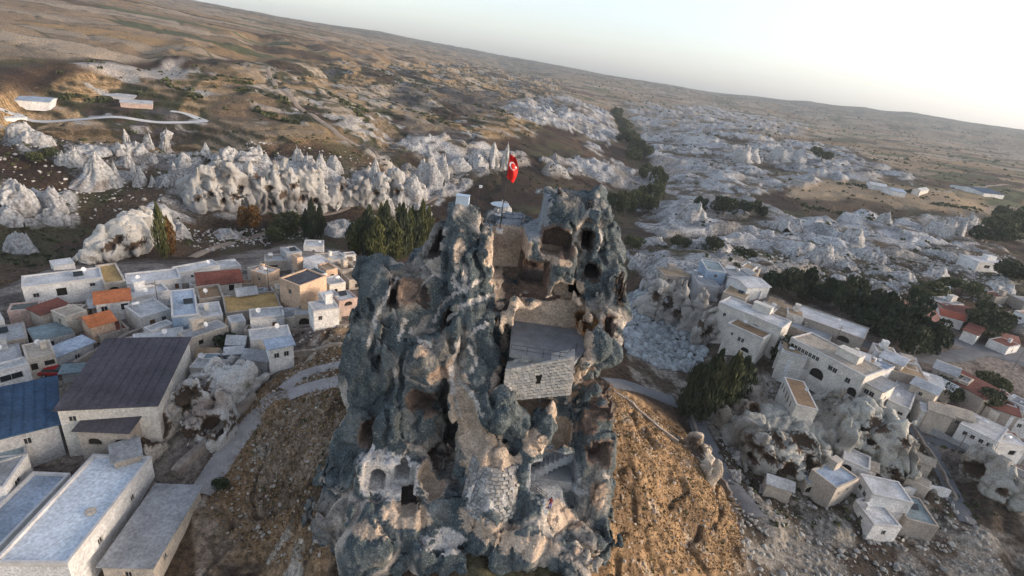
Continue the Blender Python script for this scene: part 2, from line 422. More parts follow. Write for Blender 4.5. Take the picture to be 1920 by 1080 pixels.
# terraces on the left hillside
_terr = blur(pmask([(-60,190),(60,150),(420,120),(900,120),(1060,150),(1000,260),(700,285),(380,285),(-60,235)], False), 4)
_st = (ZF / 2.6) + 0.5 * fbm2(GX / 60, GY / 60, 3)
ZF = ZF + _terr * (np.floor(_st) + sstep(0.55, 1.0, _st - np.floor(_st)) - _st) * 2.2
# flat beds under the roads
ROADS = [   # name, label-free structure: pixels, half width in m, material key
 ('footpath', [(372,925),(395,885),(430,835),(455,805),(490,770),(530,735),(580,722),(668,712)], 1.7, 'path'),
 ('footpath', [(530,735),(545,705),(590,680),(664,672)], 1.2, 'path'),
 ('valley_track', [(358,480),(400,462),(450,447),(510,428),(570,403),(640,393),(740,380),(820,372)], 1.5, 'track'),
 ('hillside_track', [(500,130),(520,165),(555,195),(600,225),(640,255),(675,275)], 1.8, 'track'),
 ('hillside_track', [(640,150),(720,175),(800,205),(850,225)], 1.6, 'track'),
 ('white_road', [(-20,182),(90,192),(190,205),(300,214),(385,214)], 3.2, 'white'),
 ('white_road', [(385,214),(350,200),(320,195)], 2.2, 'white'),
 ('lane', [(1140,705),(1180,716),(1225,735),(1265,752)], 2.3, 'asphalt'),
 ('lane', [(1308,785),(1325,825),(1350,870),(1385,925),(1420,975)], 1.9, 'asphalt'),
 ('street', [(1480,595),(1560,625),(1640,650),(1720,672),(1780,668),(1850,655),(1940,690)], 2.6, 'asphalt'),
 ('street', [(1760,625),(1800,640),(1860,655),(1940,662)], 4.0, 'asphalt'),
 ('lane', [(1715,790),(1745,830),(1775,880),(1800,930),(1815,985)], 1.6, 'asphalt'),
 ('lane', [(1735,815),(1800,838),(1870,868),(1950,905)], 1.6, 'asphalt'),
 ('far_track', [(1690,355),(1760,360),(1830,350),(1900,345)], 2.0, 'track'),
 ('alley', [(-30,615),(60,650),(130,700),(150,690),(250,625),(330,600)], 1.6, 'asphalt'),
]
_road_xy = []
for nm, pts, hw, key in ROADS:
    P = np.array([ground(*p, True) for p in pts])
    seg = [0] + list(np.cumsum(np.hypot(*np.diff(P[:, :2], axis=0).T)))
    n = max(12, int(seg[-1] / 0.5)); tt = np.linspace(0, seg[-1], n)
    X = np.interp(tt, seg, P[:, 0]); Y = np.interp(tt, seg, P[:, 1])
    for _ in range(60):
        X[1:-1] = (X[:-2] + X[1:-1] * 2 + X[2:]) / 4; Y[1:-1] = (Y[:-2] + Y[1:-1] * 2 + Y[2:]) / 4
    Z = H(X, Y)
    ker = np.ones(31) / 31; Z = np.convolve(np.pad(Z, 15, 'edge'), ker, 'valid')
    _road_xy.append((nm, X, Y, Z, hw, key))
    bb = (GX > X.min() - 9) & (GX < X.max() + 9) & (GY > Y.min() - 9) & (GY < Y.max() + 9)
    ii = np.nonzero(bb)
    gx, gy = GX[ii], GY[ii]; best = np.full(len(gx), 1e9); bz = np.zeros(len(gx))
    for i in range(len(X)):
        d = (gx - X[i]) ** 2 + (gy - Y[i]) ** 2; u = d < best; best[u] = d[u]; bz[u] = Z[i]
    wgt = sstep(hw + 4, hw + 1.0, np.sqrt(best))
    ZF[ii] = ZF[ii] * (1 - wgt) + (bz - 0.25) * wgt

# ---- colours of soil, fields and rock
def C3(*c): return np.array(c, np.float32)
SOIL = C3(.055, .037, .027); SOIL2 = C3(.105, .072, .047); TAN = C3(.30, .215, .135); STRAW = C3(.32, .215, .115); PALE = C3(.36, .285, .205); OLIVE = C3(.085, .085, .045)
WHITE = C3(.48, .48, .475); GREYR = C3(.30, .30, .30); DARKF = C3(.105, .092, .085)
def mixc(a, b, t): return a + (b - a) * t[..., None]
nA = fbm2(GX / 45, GY / 45, 4); nB = fbm2(GX / 7, GY / 7, 4); nC = fbm2(GX / 200, GY / 200, 3)
col = mixc(np.broadcast_to(SOIL, GX.shape + (3,)), SOIL2, sstep(-0.25, 0.35, nA + 0.4 * nB))
col = mixc(col, OLIVE, sstep(0.08, 0.4, fbm2(GX / 22 + 9, GY / 22, 4)) * 0.6)
# far plain with strip fields
fx = (GX * 0.94 + GY * 0.34); fy = (-GX * 0.34 + GY * 0.94)
f1, f2, cid = worley2(fx / 95 + 0.4 * nC, fy / 42 + 0.4 * nC)
fld = np.select([cid < .34, cid < .62, cid < .76, cid < .88], [0, 1, 2, 3], 4)
fcol = np.stack([TAN, PALE, SOIL2 * 1.25, OLIVE * 1.5, STRAW])[fld]
fcol = fcol * (0.86 + 0.28 * _T2[(cid * 255).astype(int), 7])[..., None]
fcol = mixc(fcol, OLIVE * 0.8, sstep(0.05, 0.015, f2 - f1) * 0.8)
plain = blur(np.maximum(pmask([(1160,215),(1300,225),(1500,250),(1640,300),(1980,480),(1980,250),(1500,190),(1060,110),(1000,60),(-60,-30),(-60,110),(420,110),(950,125),(1060,180)]),
                        pmask([(1470,330),(1560,322),(1760,350),(1980,370),(1980,480),(1860,430),(1750,385),(1620,400),(1560,415),(1490,380)])), 2)
plain = np.maximum(plain, sstep(800, 1100, RRG))
col = mixc(col, fcol, plain * (1 - 0.35 * sstep(0.1, 0.5, nA)))
# nearer fields on the left hillside: patchwork on terraces
hx = GX * 0.80 + GY * 0.60; hy = -GX * 0.60 + GY * 0.80
f1, f2, cid = worley2(hx / 30 + 0.5 * nA + 11, hy / 62 + 0.3 * nA)
fld = np.select([cid < .40, cid < .55, cid < .72, cid < .86], [0, 1, 2, 3], 4)
hcol = np.stack([STRAW * 1.0, PALE * .95, SOIL * 1.3, DARKF * .8, TAN * .75])[fld]
hcol = hcol * (.86 + .3 * (np.sin(hx * 1.1 + 2 * nA) > .2))[..., None]
hcol = hcol * (0.9 + 0.25 * nB)[..., None]
hcol = mixc(hcol, OLIVE * 0.55, sstep(0.15, 0.04, f2 - f1) * 0.95)
hcol = mixc(hcol * 1.6, SOIL * 0.9, sstep(0.2, 0.6, fbm2(GX / 12, GY / 12, 4)) * 0.5)
_fr = _st - np.floor(_st); hcol = mixc(hcol, OLIVE * .45, sstep(.58, .72, _fr) * sstep(1.0, .88, _fr) * .75)
hcol = mixc(hcol, C3(.42, .40, .37), sstep(.30, .42, fbm2(GX / 16 + 60, GY / 10, 4)) * .85)
col = mixc(col, hcol, _terr)
for pts, c, a in [
 ([(125,124),(370,118),(340,142),(290,152),(210,146),(140,138)], C3(.48, .43, .38), 1),
 ([(380,125),(500,125),(480,150),(420,185),(400,160)], STRAW, .8),
 ([(395,180),(510,185),(560,240),(520,262),(400,222)], TAN * .9, .6),
 ([(540,245),(600,225),(680,262),(640,275),(560,275)], STRAW * .9, .85),
 ([(810,165),(930,165),(950,212),(860,215),(830,190)], DARKF, .9),
 ([(720,160),(800,165),(830,195),(760,185)], DARKF * .9, .8),
 ([(745,185),(800,190),(815,212),(770,210)], PALE, .7),
 ([(755,225),(830,222),(845,250),(770,248)], PALE * .85, .8),
 ([(1455,330),(1560,318),(1690,352),(1800,385),(1740,395),(1600,370),(1500,372)], C3(.42, .30, .18), .9),
 ([(1740,355),(1830,352),(1860,400),(1790,395)], C3(.44, .31, .18), .9),
 ([(1540,322),(1600,330),(1680,350),(1610,348)], OLIVE * 1.3, .9),
 ([(1080,225),(1110,230),(1120,270),(1080,265)], TAN * .7, .7),
 ([(830,300),(1000,290),(1050,330),(940,370),(820,350)], SOIL * .95, .8),
 ([(0,225),(380,225),(420,280),(640,300),(560,320),(380,300),(200,270),(0,250)], SOIL * 1.1, .55)]:
    col = mixc(col, np.broadcast_to(c, col.shape), blur(pmask(pts), 1) * a * (0.82 + 0.3 * nB).clip(0, 1))
# castle hill: dry orange grass over tuff; village earth: pale dust
gcol = mixc(np.broadcast_to(C3(.29, .19, .105), GX.shape + (3,)), C3(.15, .10, .06), sstep(-0.05, 0.45, fbm2(GX / 4, GY / 4, 5)))
gcol = mixc(gcol, C3(.42, .35, .27), sstep(0.22, 0.5, fbm2(GX / 3 + 20, GY / 3, 4)) * .8)
lcol = mixc(np.broadcast_to(C3(.235, .185, .14), GX.shape + (3,)), C3(.26, .175, .105), sstep(-0.1, 0.35, fbm2(GX / 9 + 2, GY / 9, 4)))
lcol = mixc(lcol, C3(.09, .066, .048), sstep(0.05, 0.4, fbm2(GX / 3.2, GY / 3.2 + 7, 5)))
lcol = mixc(lcol, C3(.40, .36, .31), sstep(0.22, 0.45, fbm2(GX / 4 + 30, GY / 4, 4)) * .9)
col = mixc(col, gcol, hill)
col = mixc(col, lcol, hillL * .92)
vcol = mixc(np.broadcast_to(C3(.26, .22, .19), GX.shape + (3,)), C3(.12, .10, .09), sstep(-0.1, 0.4, fbm2(GX / 6, GY / 6, 4)))
hollow = blur(pmask([(1160,540),(1330,560),(1480,680),(1560,740),(1700,770),(1960,860),(1960,1075),(1400,1075),(1330,800),(1200,720)]), 4)
ocol = mixc(np.broadcast_to(C3(.085, .066, .05), GX.shape + (3,)), C3(.27, .245, .21), sstep(-0.05, 0.3, fbm2(GX / 5, GY / 5, 5) + .3 * nB))
col = mixc(col, ocol, hollow * .9 * (1 - hill))
col = mixc(col, vcol, village * 0.9 * (1 - hill))
# tuff: pale rock where it stands proud, scrub between
_dr = np.gradient(ZF, axis=1) / np.gradient(RS)[None, :]; _da = np.gradient(ZF, axis=0) / (RRG * (AZ[1] - AZ[0]))
slope = np.hypot(_dr, _da)
wmask = tuff ** 0.35 * sstep(0.10, 0.36, slope * 0.55 + cshape * 0.5 + 0.30 * nB + 0.16 * (tuff - 0.75) + 0.26 * fbm2(GX / 40, GY / 25, 3))
rock = mixc(np.broadcast_to(WHITE, GX.shape + (3,)), C3(.26, .26, .26), sstep(-0.15, 0.4, fbm2(GX / 6, GY / 6, 4)))
rock = mixc(rock, C3(.36, .30, .235), sstep(0.0, 0.45, fbm2(GX / 26 + 5, GY / 26, 3)) * 0.6)
col = mixc(col, rock, wmask)
scr = tuff * (1 - wmask)
col = mixc(col, C3(.15, .12, .08), scr * 0.55)
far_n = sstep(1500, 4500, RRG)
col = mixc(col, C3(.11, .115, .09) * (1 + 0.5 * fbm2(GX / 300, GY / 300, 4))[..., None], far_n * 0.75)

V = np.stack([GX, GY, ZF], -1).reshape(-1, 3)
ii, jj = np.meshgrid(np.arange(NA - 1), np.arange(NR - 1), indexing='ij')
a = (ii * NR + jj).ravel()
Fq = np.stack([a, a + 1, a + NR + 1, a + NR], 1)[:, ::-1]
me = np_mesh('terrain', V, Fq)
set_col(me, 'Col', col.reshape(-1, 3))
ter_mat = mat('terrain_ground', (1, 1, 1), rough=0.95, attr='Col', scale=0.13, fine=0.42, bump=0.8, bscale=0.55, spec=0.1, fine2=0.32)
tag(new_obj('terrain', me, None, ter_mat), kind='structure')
ROADM = {'path': mat('dusty_path', (.36, .34, .33), var=.3, scale=.5, bump=.3), 'track': mat('dirt_track', (.34, .27, .21), var=.3, scale=.4, bump=.2),
         'white': mat('white_gravel_road', (.62, .60, .57), var=.2, scale=.3), 'asphalt': mat('worn_asphalt', (.16, .165, .175), var=.3, scale=.4, bump=.2)}
for nm, X, Y, Z, hw, key in _road_xy:
    Zs = Z
    tx = np.gradient(X); ty = np.gradient(Y); l = np.hypot(tx, ty) + 1e-9; nx, ny = -ty / l, tx / l
    v = []; n = len(X); K = 5
    for k in range(K):
        o = hw * (2 * k / (K - 1) - 1) * (1 + 0.12 * np.sin(np.arange(n) * 0.21 + k))
        xx, yy = X + nx * o, Y + ny * o
        v.append(np.stack([xx, yy, np.maximum(H(xx, yy) + 0.05, Zs) + (0.0 if k not in (0, K - 1) else -0.25)], 1))
    V = np.stack(v, 1).reshape(-1, 3)
    q = [(i * K + k, i * K + k + 1, (i + 1) * K + k + 1, (i + 1) * K + k) for i in range(n - 1) for k in range(K - 1)]
    q = [t[::-1] for t in q]
    tag(new_obj(nm, np_mesh(nm, V, q), None, ROADM[key]), kind='structure')
# ------------------------------------------------------------------ distance-field rock modeller (surface nets)
class Field:
    def __init__(s, lo, hi, res, far=3.0):
        s.lo = np.array(lo, float); s.res = res
        s.n = np.ceil((np.array(hi) - s.lo) / res).astype(int) + 1
        s.ax = [(s.lo[i] + np.arange(s.n[i]) * res).astype(np.float32) for i in range(3)]
        s.d = np.full(tuple(s.n), far, np.float32); s.m = np.zeros(tuple(s.n), np.uint8)
    def sub(s, lo, hi, pad):
        sl = []
        for i in range(3):
            a = int(np.floor((lo[i] - pad - s.lo[i]) / s.res)); b = int(np.ceil((hi[i] + pad - s.lo[i]) / s.res)) + 1
            a = max(0, min(a, s.n[i] - 1)); b = max(a + 1, min(b, s.n[i])); sl.append(slice(a, b))
        sl = tuple(sl)
        return sl, s.ax[0][sl[0]][:, None, None], s.ax[1][sl[1]][None, :, None], s.ax[2][sl[2]][None, None, :]
    def union(s, prim, k=1.0):
        lo, hi, fn = prim; sl, X, Y, Z = s.sub(lo, hi, 2.2); k = k * 0.55
        p = fn(X, Y, Z); d = s.d[sl]
        h = np.clip(0.5 + 0.5 * (d - p) / k, 0, 1); s.d[sl] = p * h + d * (1 - h) - k * h * (1 - h)
    def carve(s, prim, mtl, k=0.25, band=0.35):
        lo, hi, fn = prim; sl, X, Y, Z = s.sub(lo, hi, 1.2)
        c = -fn(X, Y, Z); d = s.d[sl]
        s.m[sl] = np.where(c > d - band, mtl, s.m[sl])
        h = np.clip(0.5 - 0.5 * (d - c) / k, 0, 1); s.d[sl] = c * h + d * (1 - h) + k * h * (1 - h)
    def paint(s, prim, mtl, amp=0.5):
        lo, hi, fn = prim; sl, X, Y, Z = s.sub(lo, hi, 0.6)
        w = fn(X, Y, Z) + amp * n3(X * 0.9 + 0 * Y * Z, Y * 0.9 + 0 * X * Z, Z * 0.9 + 0 * X * Y)
        s.m[sl] = np.where(w < 0, mtl, s.m[sl])
    def band_idx(s, w=2.0): return np.nonzero(np.abs(s.d) < w)
    def mesh(s):
        d = s.d; ins = d < 0; n = s.n
        cnt = np.zeros(tuple(n - 1), np.int8)
        for a in (0, 1):
            for b in (0, 1):
                for c in (0, 1): cnt += ins[a:n[0] - 1 + a, b:n[1] - 1 + b, c:n[2] - 1 + c]
        act = (cnt > 0) & (cnt < 8); ci, cj, ck = np.nonzero(act)
        idx = np.full(act.shape, -1, np.int32); idx[ci, cj, ck] = np.arange(len(ci))
        P = np.zeros((len(ci), 3), np.float32); W = np.zeros(len(ci), np.float32)
        cor = [(a, b, c) for a in (0, 1) for b in (0, 1) for c in (0, 1)]
        for p in cor:
            for ax in range(3):
                if p[ax]: continue
                q = list(p); q[ax] = 1
                da = d[ci + p[0], cj + p[1], ck + p[2]]; db = d[ci + q[0], cj + q[1], ck + q[2]]
                x = (da < 0) != (db < 0); t = np.where(x, da / (da - db + 1e-12), 0)
                for k in range(3):
                    P[:, k] += np.where(x, p[k] + (t if k == ax else 0), 0)
                W += x
        P /= W[:, None]; m = s.m[ci + np.rint(P[:, 0]).astype(int), cj + np.rint(P[:, 1]).astype(int), ck + np.rint(P[:, 2]).astype(int)]
        V = s.lo + (P + np.stack([ci, cj, ck], 1)) * s.res
        Q = []
        for ax in range(3):
            u, v = (ax + 1) % 3, (ax + 2) % 3
            A = [slice(1, n[i] - 1) for i in range(3)]; A[ax] = slice(0, n[ax] - 1); B = list(A); B[ax] = slice(1, n[ax])
            ia, ib = ins[tuple(A)], ins[tuple(B)]
            i, j, k = np.nonzero(ia != ib); base = [i, j, k]; fl = ia[i, j, k]
            base = [base[t] + (0 if t == ax else 1) for t in range(3)]
            def cell(du, dv):
                b = [x.copy() for x in base]; b[u] += du; b[v] += dv; return idx[b[0], b[1], b[2]]
            q = np.stack([cell(-1, -1), cell(0, -1), cell(0, 0), cell(-1, 0)], 1)
            q = np.where(fl[:, None], q, q[:, ::-1]); Q.append(q)
        Q = np.concatenate(Q); Q = Q[(Q >= 0).all(1)]
        lab = np.arange(len(V))                              # keep only the largest connected body
        for _ in range(400):
            mn = lab[Q].min(1); new = lab.copy()
            for c_ in range(4): np.minimum.at(new, Q[:, c_], mn)
            new = new[new]
            if (new == lab).all(): break
            lab = new
        big_ = np.bincount(lab).argmax(); keep = lab == big_; re_ = np.cumsum(keep) - 1
        return V[keep].astype(np.float32), re_[Q[keep[Q].all(1)]], m[keep]
def ell(c, r, yaw=0.0):
    c = np.asarray(c, float); r = np.asarray(r, float); R_ = max(r[0], r[1]); cs, sn = math.cos(yaw), math.sin(yaw); mr = float(r.min())
    def fn(X, Y, Z):
        x, y = X - c[0], Y - c[1]; x, y = x * cs + y * sn, -x * sn + y * cs
        return (np.sqrt((x / r[0]) ** 2 + (y / r[1]) ** 2 + ((Z - c[2]) / r[2]) ** 2) - 1) * mr
    e = np.array([R_, R_, r[2]]); return c - e, c + e, fn
def cap(a, b, ra, rb=None, sy=1.0):
    a = np.asarray(a, float); b = np.asarray(b, float); rb = ra if rb is None else rb; ab = b - a; l2 = float(ab @ ab)
    def fn(X, Y, Z):
        t = np.clip(((X - a[0]) * ab[0] + (Y - a[1]) * ab[1] + (Z - a[2]) * ab[2]) / l2, 0, 1)
        return np.sqrt((X - a[0] - ab[0] * t) ** 2 + ((Y - a[1] - ab[1] * t) * sy) ** 2 + (Z - a[2] - ab[2] * t) ** 2) - (ra + (rb - ra) * t)
    m = max(ra, rb) / min(sy, 1); return np.minimum(a, b) - m, np.maximum(a, b) + m, fn
def rbox(c, h, yaw=0.0, rd=0.15, arch=False):
    c = np.asarray(c, float); h = np.asarray(h, float); cs, sn = math.cos(yaw), math.sin(yaw)
    def fn(X, Y, Z):
        x, y = X - c[0], Y - c[1]; x, y = x * cs + y * sn, -x * sn + y * cs; z = Z - c[2]
        if arch:   # round-headed opening
            w = h[0]; zc = h[2] - w
            prof = np.where(z > zc, np.sqrt(x * x + (z - zc) ** 2) - w, np.maximum(np.abs(x) - w, -z - h[2]))
            return np.maximum(prof, np.abs(y) - h[1])
        qx, qy, qz = np.abs(x) - h[0] + rd, np.abs(y) - h[1] + rd, np.abs(z) - h[2] + rd
        return np.sqrt(np.maximum(qx, 0) ** 2 + np.maximum(qy, 0) ** 2 + np.maximum(qz, 0) ** 2) + np.minimum(np.maximum(qx, np.maximum(qy, qz)), 0) - rd
    e = np.array([np.hypot(h[0], h[1])] * 2 + [h[2]]); return c - e, c + e, fn
def rock_noise(f, big=0.8, s_big=4.5, crack=0.45, s_crack=5.0, mid=0.35, s_mid=1.6, seed=0.0, bulge=0.0, chip=0.0):
    i, j, k = f.band_idx(2.2)
    x = f.ax[0][i] + seed; y = f.ax[1][j] + seed * 0.7; z = f.ax[2][k]
    wx = x + 0.9 * n3(x / 3, y / 3, z / 3); wy = y + 0.9 * n3(x / 3 + 9, y / 3, z / 3); wz = z
    fl = 1 - np.abs(n3(wx / 1.5, wy / 1.5, wz / 9 + 2)) * 2
    f.d[i, j, k] += -0.24 * fl
    nb = n3(wx / s_big, wy / s_big, wz / (s_big * 1.6))
    cr = np.abs(n3(wx / s_crack + 5, wy / s_crack, wz / (s_crack * 1.9) + 3))
    cr2 = np.abs(n3(wx / (s_crack * .45) + 1, wy / (s_crack * .45) + 8, wz / (s_crack * .7)))
    md = n3(wx / s_mid, wy / s_mid, wz / s_mid) + 0.5 * n3(wx / s_mid * 2.1, wy / s_mid * 2.1, wz / s_mid * 2.1)
    if bulge:
        v1, e1_ = facet3(wx / 5.2, wy / 5.2, wz / 10); f.d[i, j, k] += bulge * 1.5 * v1 + .7 * bulge * sstep(.13, 0, e1_)
    if chip:
        v1, e1_ = facet3(x / 1.7, y / 1.7, z / 2.9, 5); f.d[i, j, k] += chip * .62 * v1 + .25 * chip * sstep(.12, 0, e1_)
    f.d[i, j, k] += -big * nb + crack * sstep(0.16, 0, cr) + 0.4 * crack * sstep(0.14, 0, cr2) - mid * md

# ------------------------------------------------------------------ the castle rock
fc = Field((-24.5, 34, -3), (20, 74, 46), 0.21)
def Pp(px, py, y): return aty(px, py, y)
def mpx(px, y): return px * (y * 1.13) / FPX          # pixels to metres near the castle
def EL(px, py, y, rx, rz, ry, yaw=0): return ell(Pp(px, py, y), (mpx(rx, y), ry, mpx(rz, y) * 1.1), yaw)
def CPp(p0, y0, r0, p1, y1, r1, sy=1.0): return cap(Pp(*p0, y0), Pp(*p1, y1), r0, r1, sy)
U = fc.union
# core
U(rbox((-4.5, 63, 13), (10.5, 8, 18), 0, 3.0), 1)
U(rbox((6.5, 63, 12), (6.0, 7, 18), 0, 2.5), 1.5)
U(rbox((-1.2, 63, 34.3), (3.6, 5.5, 3.2), 0, 0.8), 0.8)                  # top terrace plinth
# left mass
U(CPp((712, 545), 56, 2.6, (700, 700), 53, 3.6), 1.2)
U(CPp((700, 700), 53, 3.5, (672, 1010), 47, 4.6), 1.2)
U(CPp((755, 570), 55, 3.4, (765, 800), 51, 5.0), 1.2)
U(CPp((765, 800), 51, 4.6, (770, 1060), 46, 6.0), 1.2)
U(EL(735, 520, 57.5, 46, 26, 3.0), 0.8)
U(EL(800, 690, 52.5, 55, 80, 4.0), 1.0)
# spire
U(CPp((862, 398), 59, 1.3, (868, 470), 57, 2.7), 0.7)
U(CPp((868, 470), 57, 2.6, (872, 640), 53.5, 4.0), 1.0)
U(CPp((872, 640), 53.5, 4.0, (900, 760), 49.5, 2.8), 1.0)
U(CPp((826, 440), 60, 1.6, (812, 560), 56, 3.2), 0.9)
U(CPp((790, 480), 59.5, 1.2, (792, 600), 56, 2.6), 0.9)
U(EL(905, 500, 56.5, 30, 70, 2.2), 0.8)
U(EL(900, 600, 54, 36, 60, 2.4), 0.8)
U(EL(885, 405, 58.6, 22, 16, 1.8), 0.6)
# right mass
U(EL(1050, 470, 62.5, 82, 92, 6.0), 1.0)
U(EL(1030, 392, 62, 36, 34, 3.4), 0.9)
U(EL(1105, 440, 62, 44, 60, 4.2), 0.9)
U(CPp((1135, 440), 61, 2.0, (1142, 590), 57, 2.6), 0.9)
U(EL(1110, 520, 58.5, 42, 55, 2.6), 0.7)
U(EL(1150, 545, 58, 22, 40, 2.0), 0.6)
U(EL(1010, 578, 54.5, 66, 19, 3.4), 0.8)                                 # overhanging ledge
U(EL(955, 590, 54, 22, 40, 2.4), 0.7)
U(EL(1085, 575, 57, 40, 26, 2.6), 0.7)
# terrace block, right boulder, lower right pillars
U(rbox((5.2, 55.5, 18.5), (4.6, 5.2, 7.7), 0.1, 0.6), 0.5)
U(EL(1134, 652, 52.5, 42, 38, 2.6), 0.6)
U(EL(1118, 668, 52, 40, 26, 2.4), 0.6)
U(CPp((1112, 735), 51.5, 2.2, (1100, 1010), 46, 3.6), 0.9)
U(EL(1108, 740, 51, 34, 26, 2.0), 0.5)
U(EL(1112, 812, 49.5, 36, 24, 2.0), 0.5)
U(rbox(Pp(1040, 860, 52), (4.6, 5, 6), 0, 1.0), 0.8)
# lower centre: boulder, buttresses and the gully
U(EL(938, 775, 47.6, 36, 52, 2.2), 0.5)
U(EL(965, 800, 47.5, 18, 40, 1.6), 0.5)
U(EL(1022, 800, 48.5, 24, 36, 1.6), 0.5)
U(CPp((905, 830), 48, 2.6, (905, 1060), 42.5, 4.6), 0.9)
U(CPp((985, 820), 48.5, 2.2, (985, 1060), 43.5, 4.4), 0.9)
U(CPp((918, 850), 46.2, 2.0, (915, 1060), 41.2, 3.8), 0.9)
U(rbox(Pp(735, 885, 46.5), (4.2, 3.0, 2.7), 0.10, 0.5), 0.5)            # block with the two niches
U(rbox((0, 50, 2), (16, 8, 5.5), 0, 2.5), 2.0)
U(EL(1060, 1000, 43.5, 120, 40, 5), 1.5)
U(EL(700, 1040, 42.5, 110, 40, 5), 1.5)
U(ell((-1.5, 50, 1.5), (20, 12, 9.0)), 2.0)
U(ell((6, 47.5, 3), (7.6, 8, 9.5)), 2.0)
U(ell((-9, 45.5, 2), (11, 8, 8.5)), 2.0)
rock_noise(fc, big=0.3, s_big=3.4, crack=0.55, s_crack=4.2, mid=0.10, s_mid=1.0, bulge=0.68, chip=0.55)

def castle_hit(px, py, back=0.0):
    ray = rayd(px, py); tt = np.arange(36, 75, .08); P = CP + ray * tt[:, None]
    ijk = np.rint((P - fc.lo) / fc.res).astype(int); ok = ((ijk >= 0) & (ijk < fc.n)).all(1); P, ijk = P[ok], ijk[ok]
    ins = np.nonzero(fc.d[ijk[:, 0], ijk[:, 1], ijk[:, 2]] < 0)[0]
    return P[ins[0]] if len(ins) else P[-1]
K = fc.carve
TANM, BRN, WHT, FLR, DRK, LIT = 1, 2, 3, 4, 5, 6  # DRK paints the shade inside openings and clefts onto the carved faces
def BX(px, py, y, w, h, dep, mtl, yaw=0.0, arch=False, k=0.2, dz=0.0):
    c = castle_hit(px, py); y = c[1]; c = c + np.array([0, dep / 2 - 0.6, dz]); K(rbox(c, (mpx(w, y) / 2, dep / 2 + 0.6, mpx(h, y) / 2 * 1.1), yaw, 0.15, arch), mtl, k)
def HO(px, py, y, w, h, dep, mtl, k=0.3): c = castle_hit(px, py) + np.array([0, .25, 0]); y = c[1]; w *= 1.1; h *= 1.1; K(rbox(c + np.array([0, dep * .2, 0]), (mpx(w, y) / 2, dep * .95, mpx(h, y) / 2 * 1.1), random.uniform(-.35, .35), min(.45, mpx(min(w, h), y) * .22)), mtl, .15, .3)
# the notch between spire and right mass, open top, tan walls
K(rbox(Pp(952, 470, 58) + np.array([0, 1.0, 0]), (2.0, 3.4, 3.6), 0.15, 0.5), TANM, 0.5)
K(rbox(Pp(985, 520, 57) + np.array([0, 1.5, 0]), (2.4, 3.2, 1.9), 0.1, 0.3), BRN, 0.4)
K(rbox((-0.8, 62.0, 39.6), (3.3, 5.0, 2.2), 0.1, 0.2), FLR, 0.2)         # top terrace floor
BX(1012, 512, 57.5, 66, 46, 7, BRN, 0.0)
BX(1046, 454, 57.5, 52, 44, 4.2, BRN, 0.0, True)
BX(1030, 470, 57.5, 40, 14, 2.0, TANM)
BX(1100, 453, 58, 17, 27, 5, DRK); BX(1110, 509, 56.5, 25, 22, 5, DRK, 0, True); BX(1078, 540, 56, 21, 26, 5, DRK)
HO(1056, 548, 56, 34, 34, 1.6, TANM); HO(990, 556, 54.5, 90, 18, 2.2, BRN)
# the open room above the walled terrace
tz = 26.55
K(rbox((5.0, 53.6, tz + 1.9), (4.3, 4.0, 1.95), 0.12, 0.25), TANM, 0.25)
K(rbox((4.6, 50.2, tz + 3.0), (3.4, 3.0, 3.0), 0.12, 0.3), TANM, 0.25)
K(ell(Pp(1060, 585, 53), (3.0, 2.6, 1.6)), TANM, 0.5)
BX(1102, 612, 54.0, 24, 32, 4, LIT, 0.35, True); BX(1140, 612, 53, 14, 26, 2.5, BRN); HO(1165, 545, 56, 8, 34, 1.5, DRK)  # LIT: warm light inside the arch painted as an orange rock colour
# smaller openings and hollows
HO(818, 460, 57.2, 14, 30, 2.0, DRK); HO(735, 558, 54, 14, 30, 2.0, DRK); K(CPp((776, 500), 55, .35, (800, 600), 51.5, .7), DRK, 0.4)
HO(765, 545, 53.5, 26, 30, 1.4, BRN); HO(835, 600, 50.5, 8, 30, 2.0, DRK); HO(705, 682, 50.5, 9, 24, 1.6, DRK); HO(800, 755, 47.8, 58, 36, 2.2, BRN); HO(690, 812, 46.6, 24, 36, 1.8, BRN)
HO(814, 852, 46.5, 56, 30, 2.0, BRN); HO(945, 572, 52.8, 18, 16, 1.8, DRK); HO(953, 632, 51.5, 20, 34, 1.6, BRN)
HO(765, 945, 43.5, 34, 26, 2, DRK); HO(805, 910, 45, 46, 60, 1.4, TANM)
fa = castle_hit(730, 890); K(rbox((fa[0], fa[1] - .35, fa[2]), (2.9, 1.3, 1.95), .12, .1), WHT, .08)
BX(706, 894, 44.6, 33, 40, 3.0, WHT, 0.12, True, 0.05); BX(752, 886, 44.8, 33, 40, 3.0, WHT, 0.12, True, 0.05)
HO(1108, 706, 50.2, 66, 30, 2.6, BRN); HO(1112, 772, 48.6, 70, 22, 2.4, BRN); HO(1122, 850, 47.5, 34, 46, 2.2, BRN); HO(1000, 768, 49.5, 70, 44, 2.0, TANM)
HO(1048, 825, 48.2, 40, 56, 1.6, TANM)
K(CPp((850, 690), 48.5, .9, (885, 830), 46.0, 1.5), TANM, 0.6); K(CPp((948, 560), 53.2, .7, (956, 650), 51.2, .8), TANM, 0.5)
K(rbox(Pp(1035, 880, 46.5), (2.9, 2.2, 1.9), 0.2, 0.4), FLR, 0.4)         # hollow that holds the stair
K(ell(Pp(1060, 940, 44.0), (3.0, 1.8, 1.0)), FLR, 0.4)         # landing
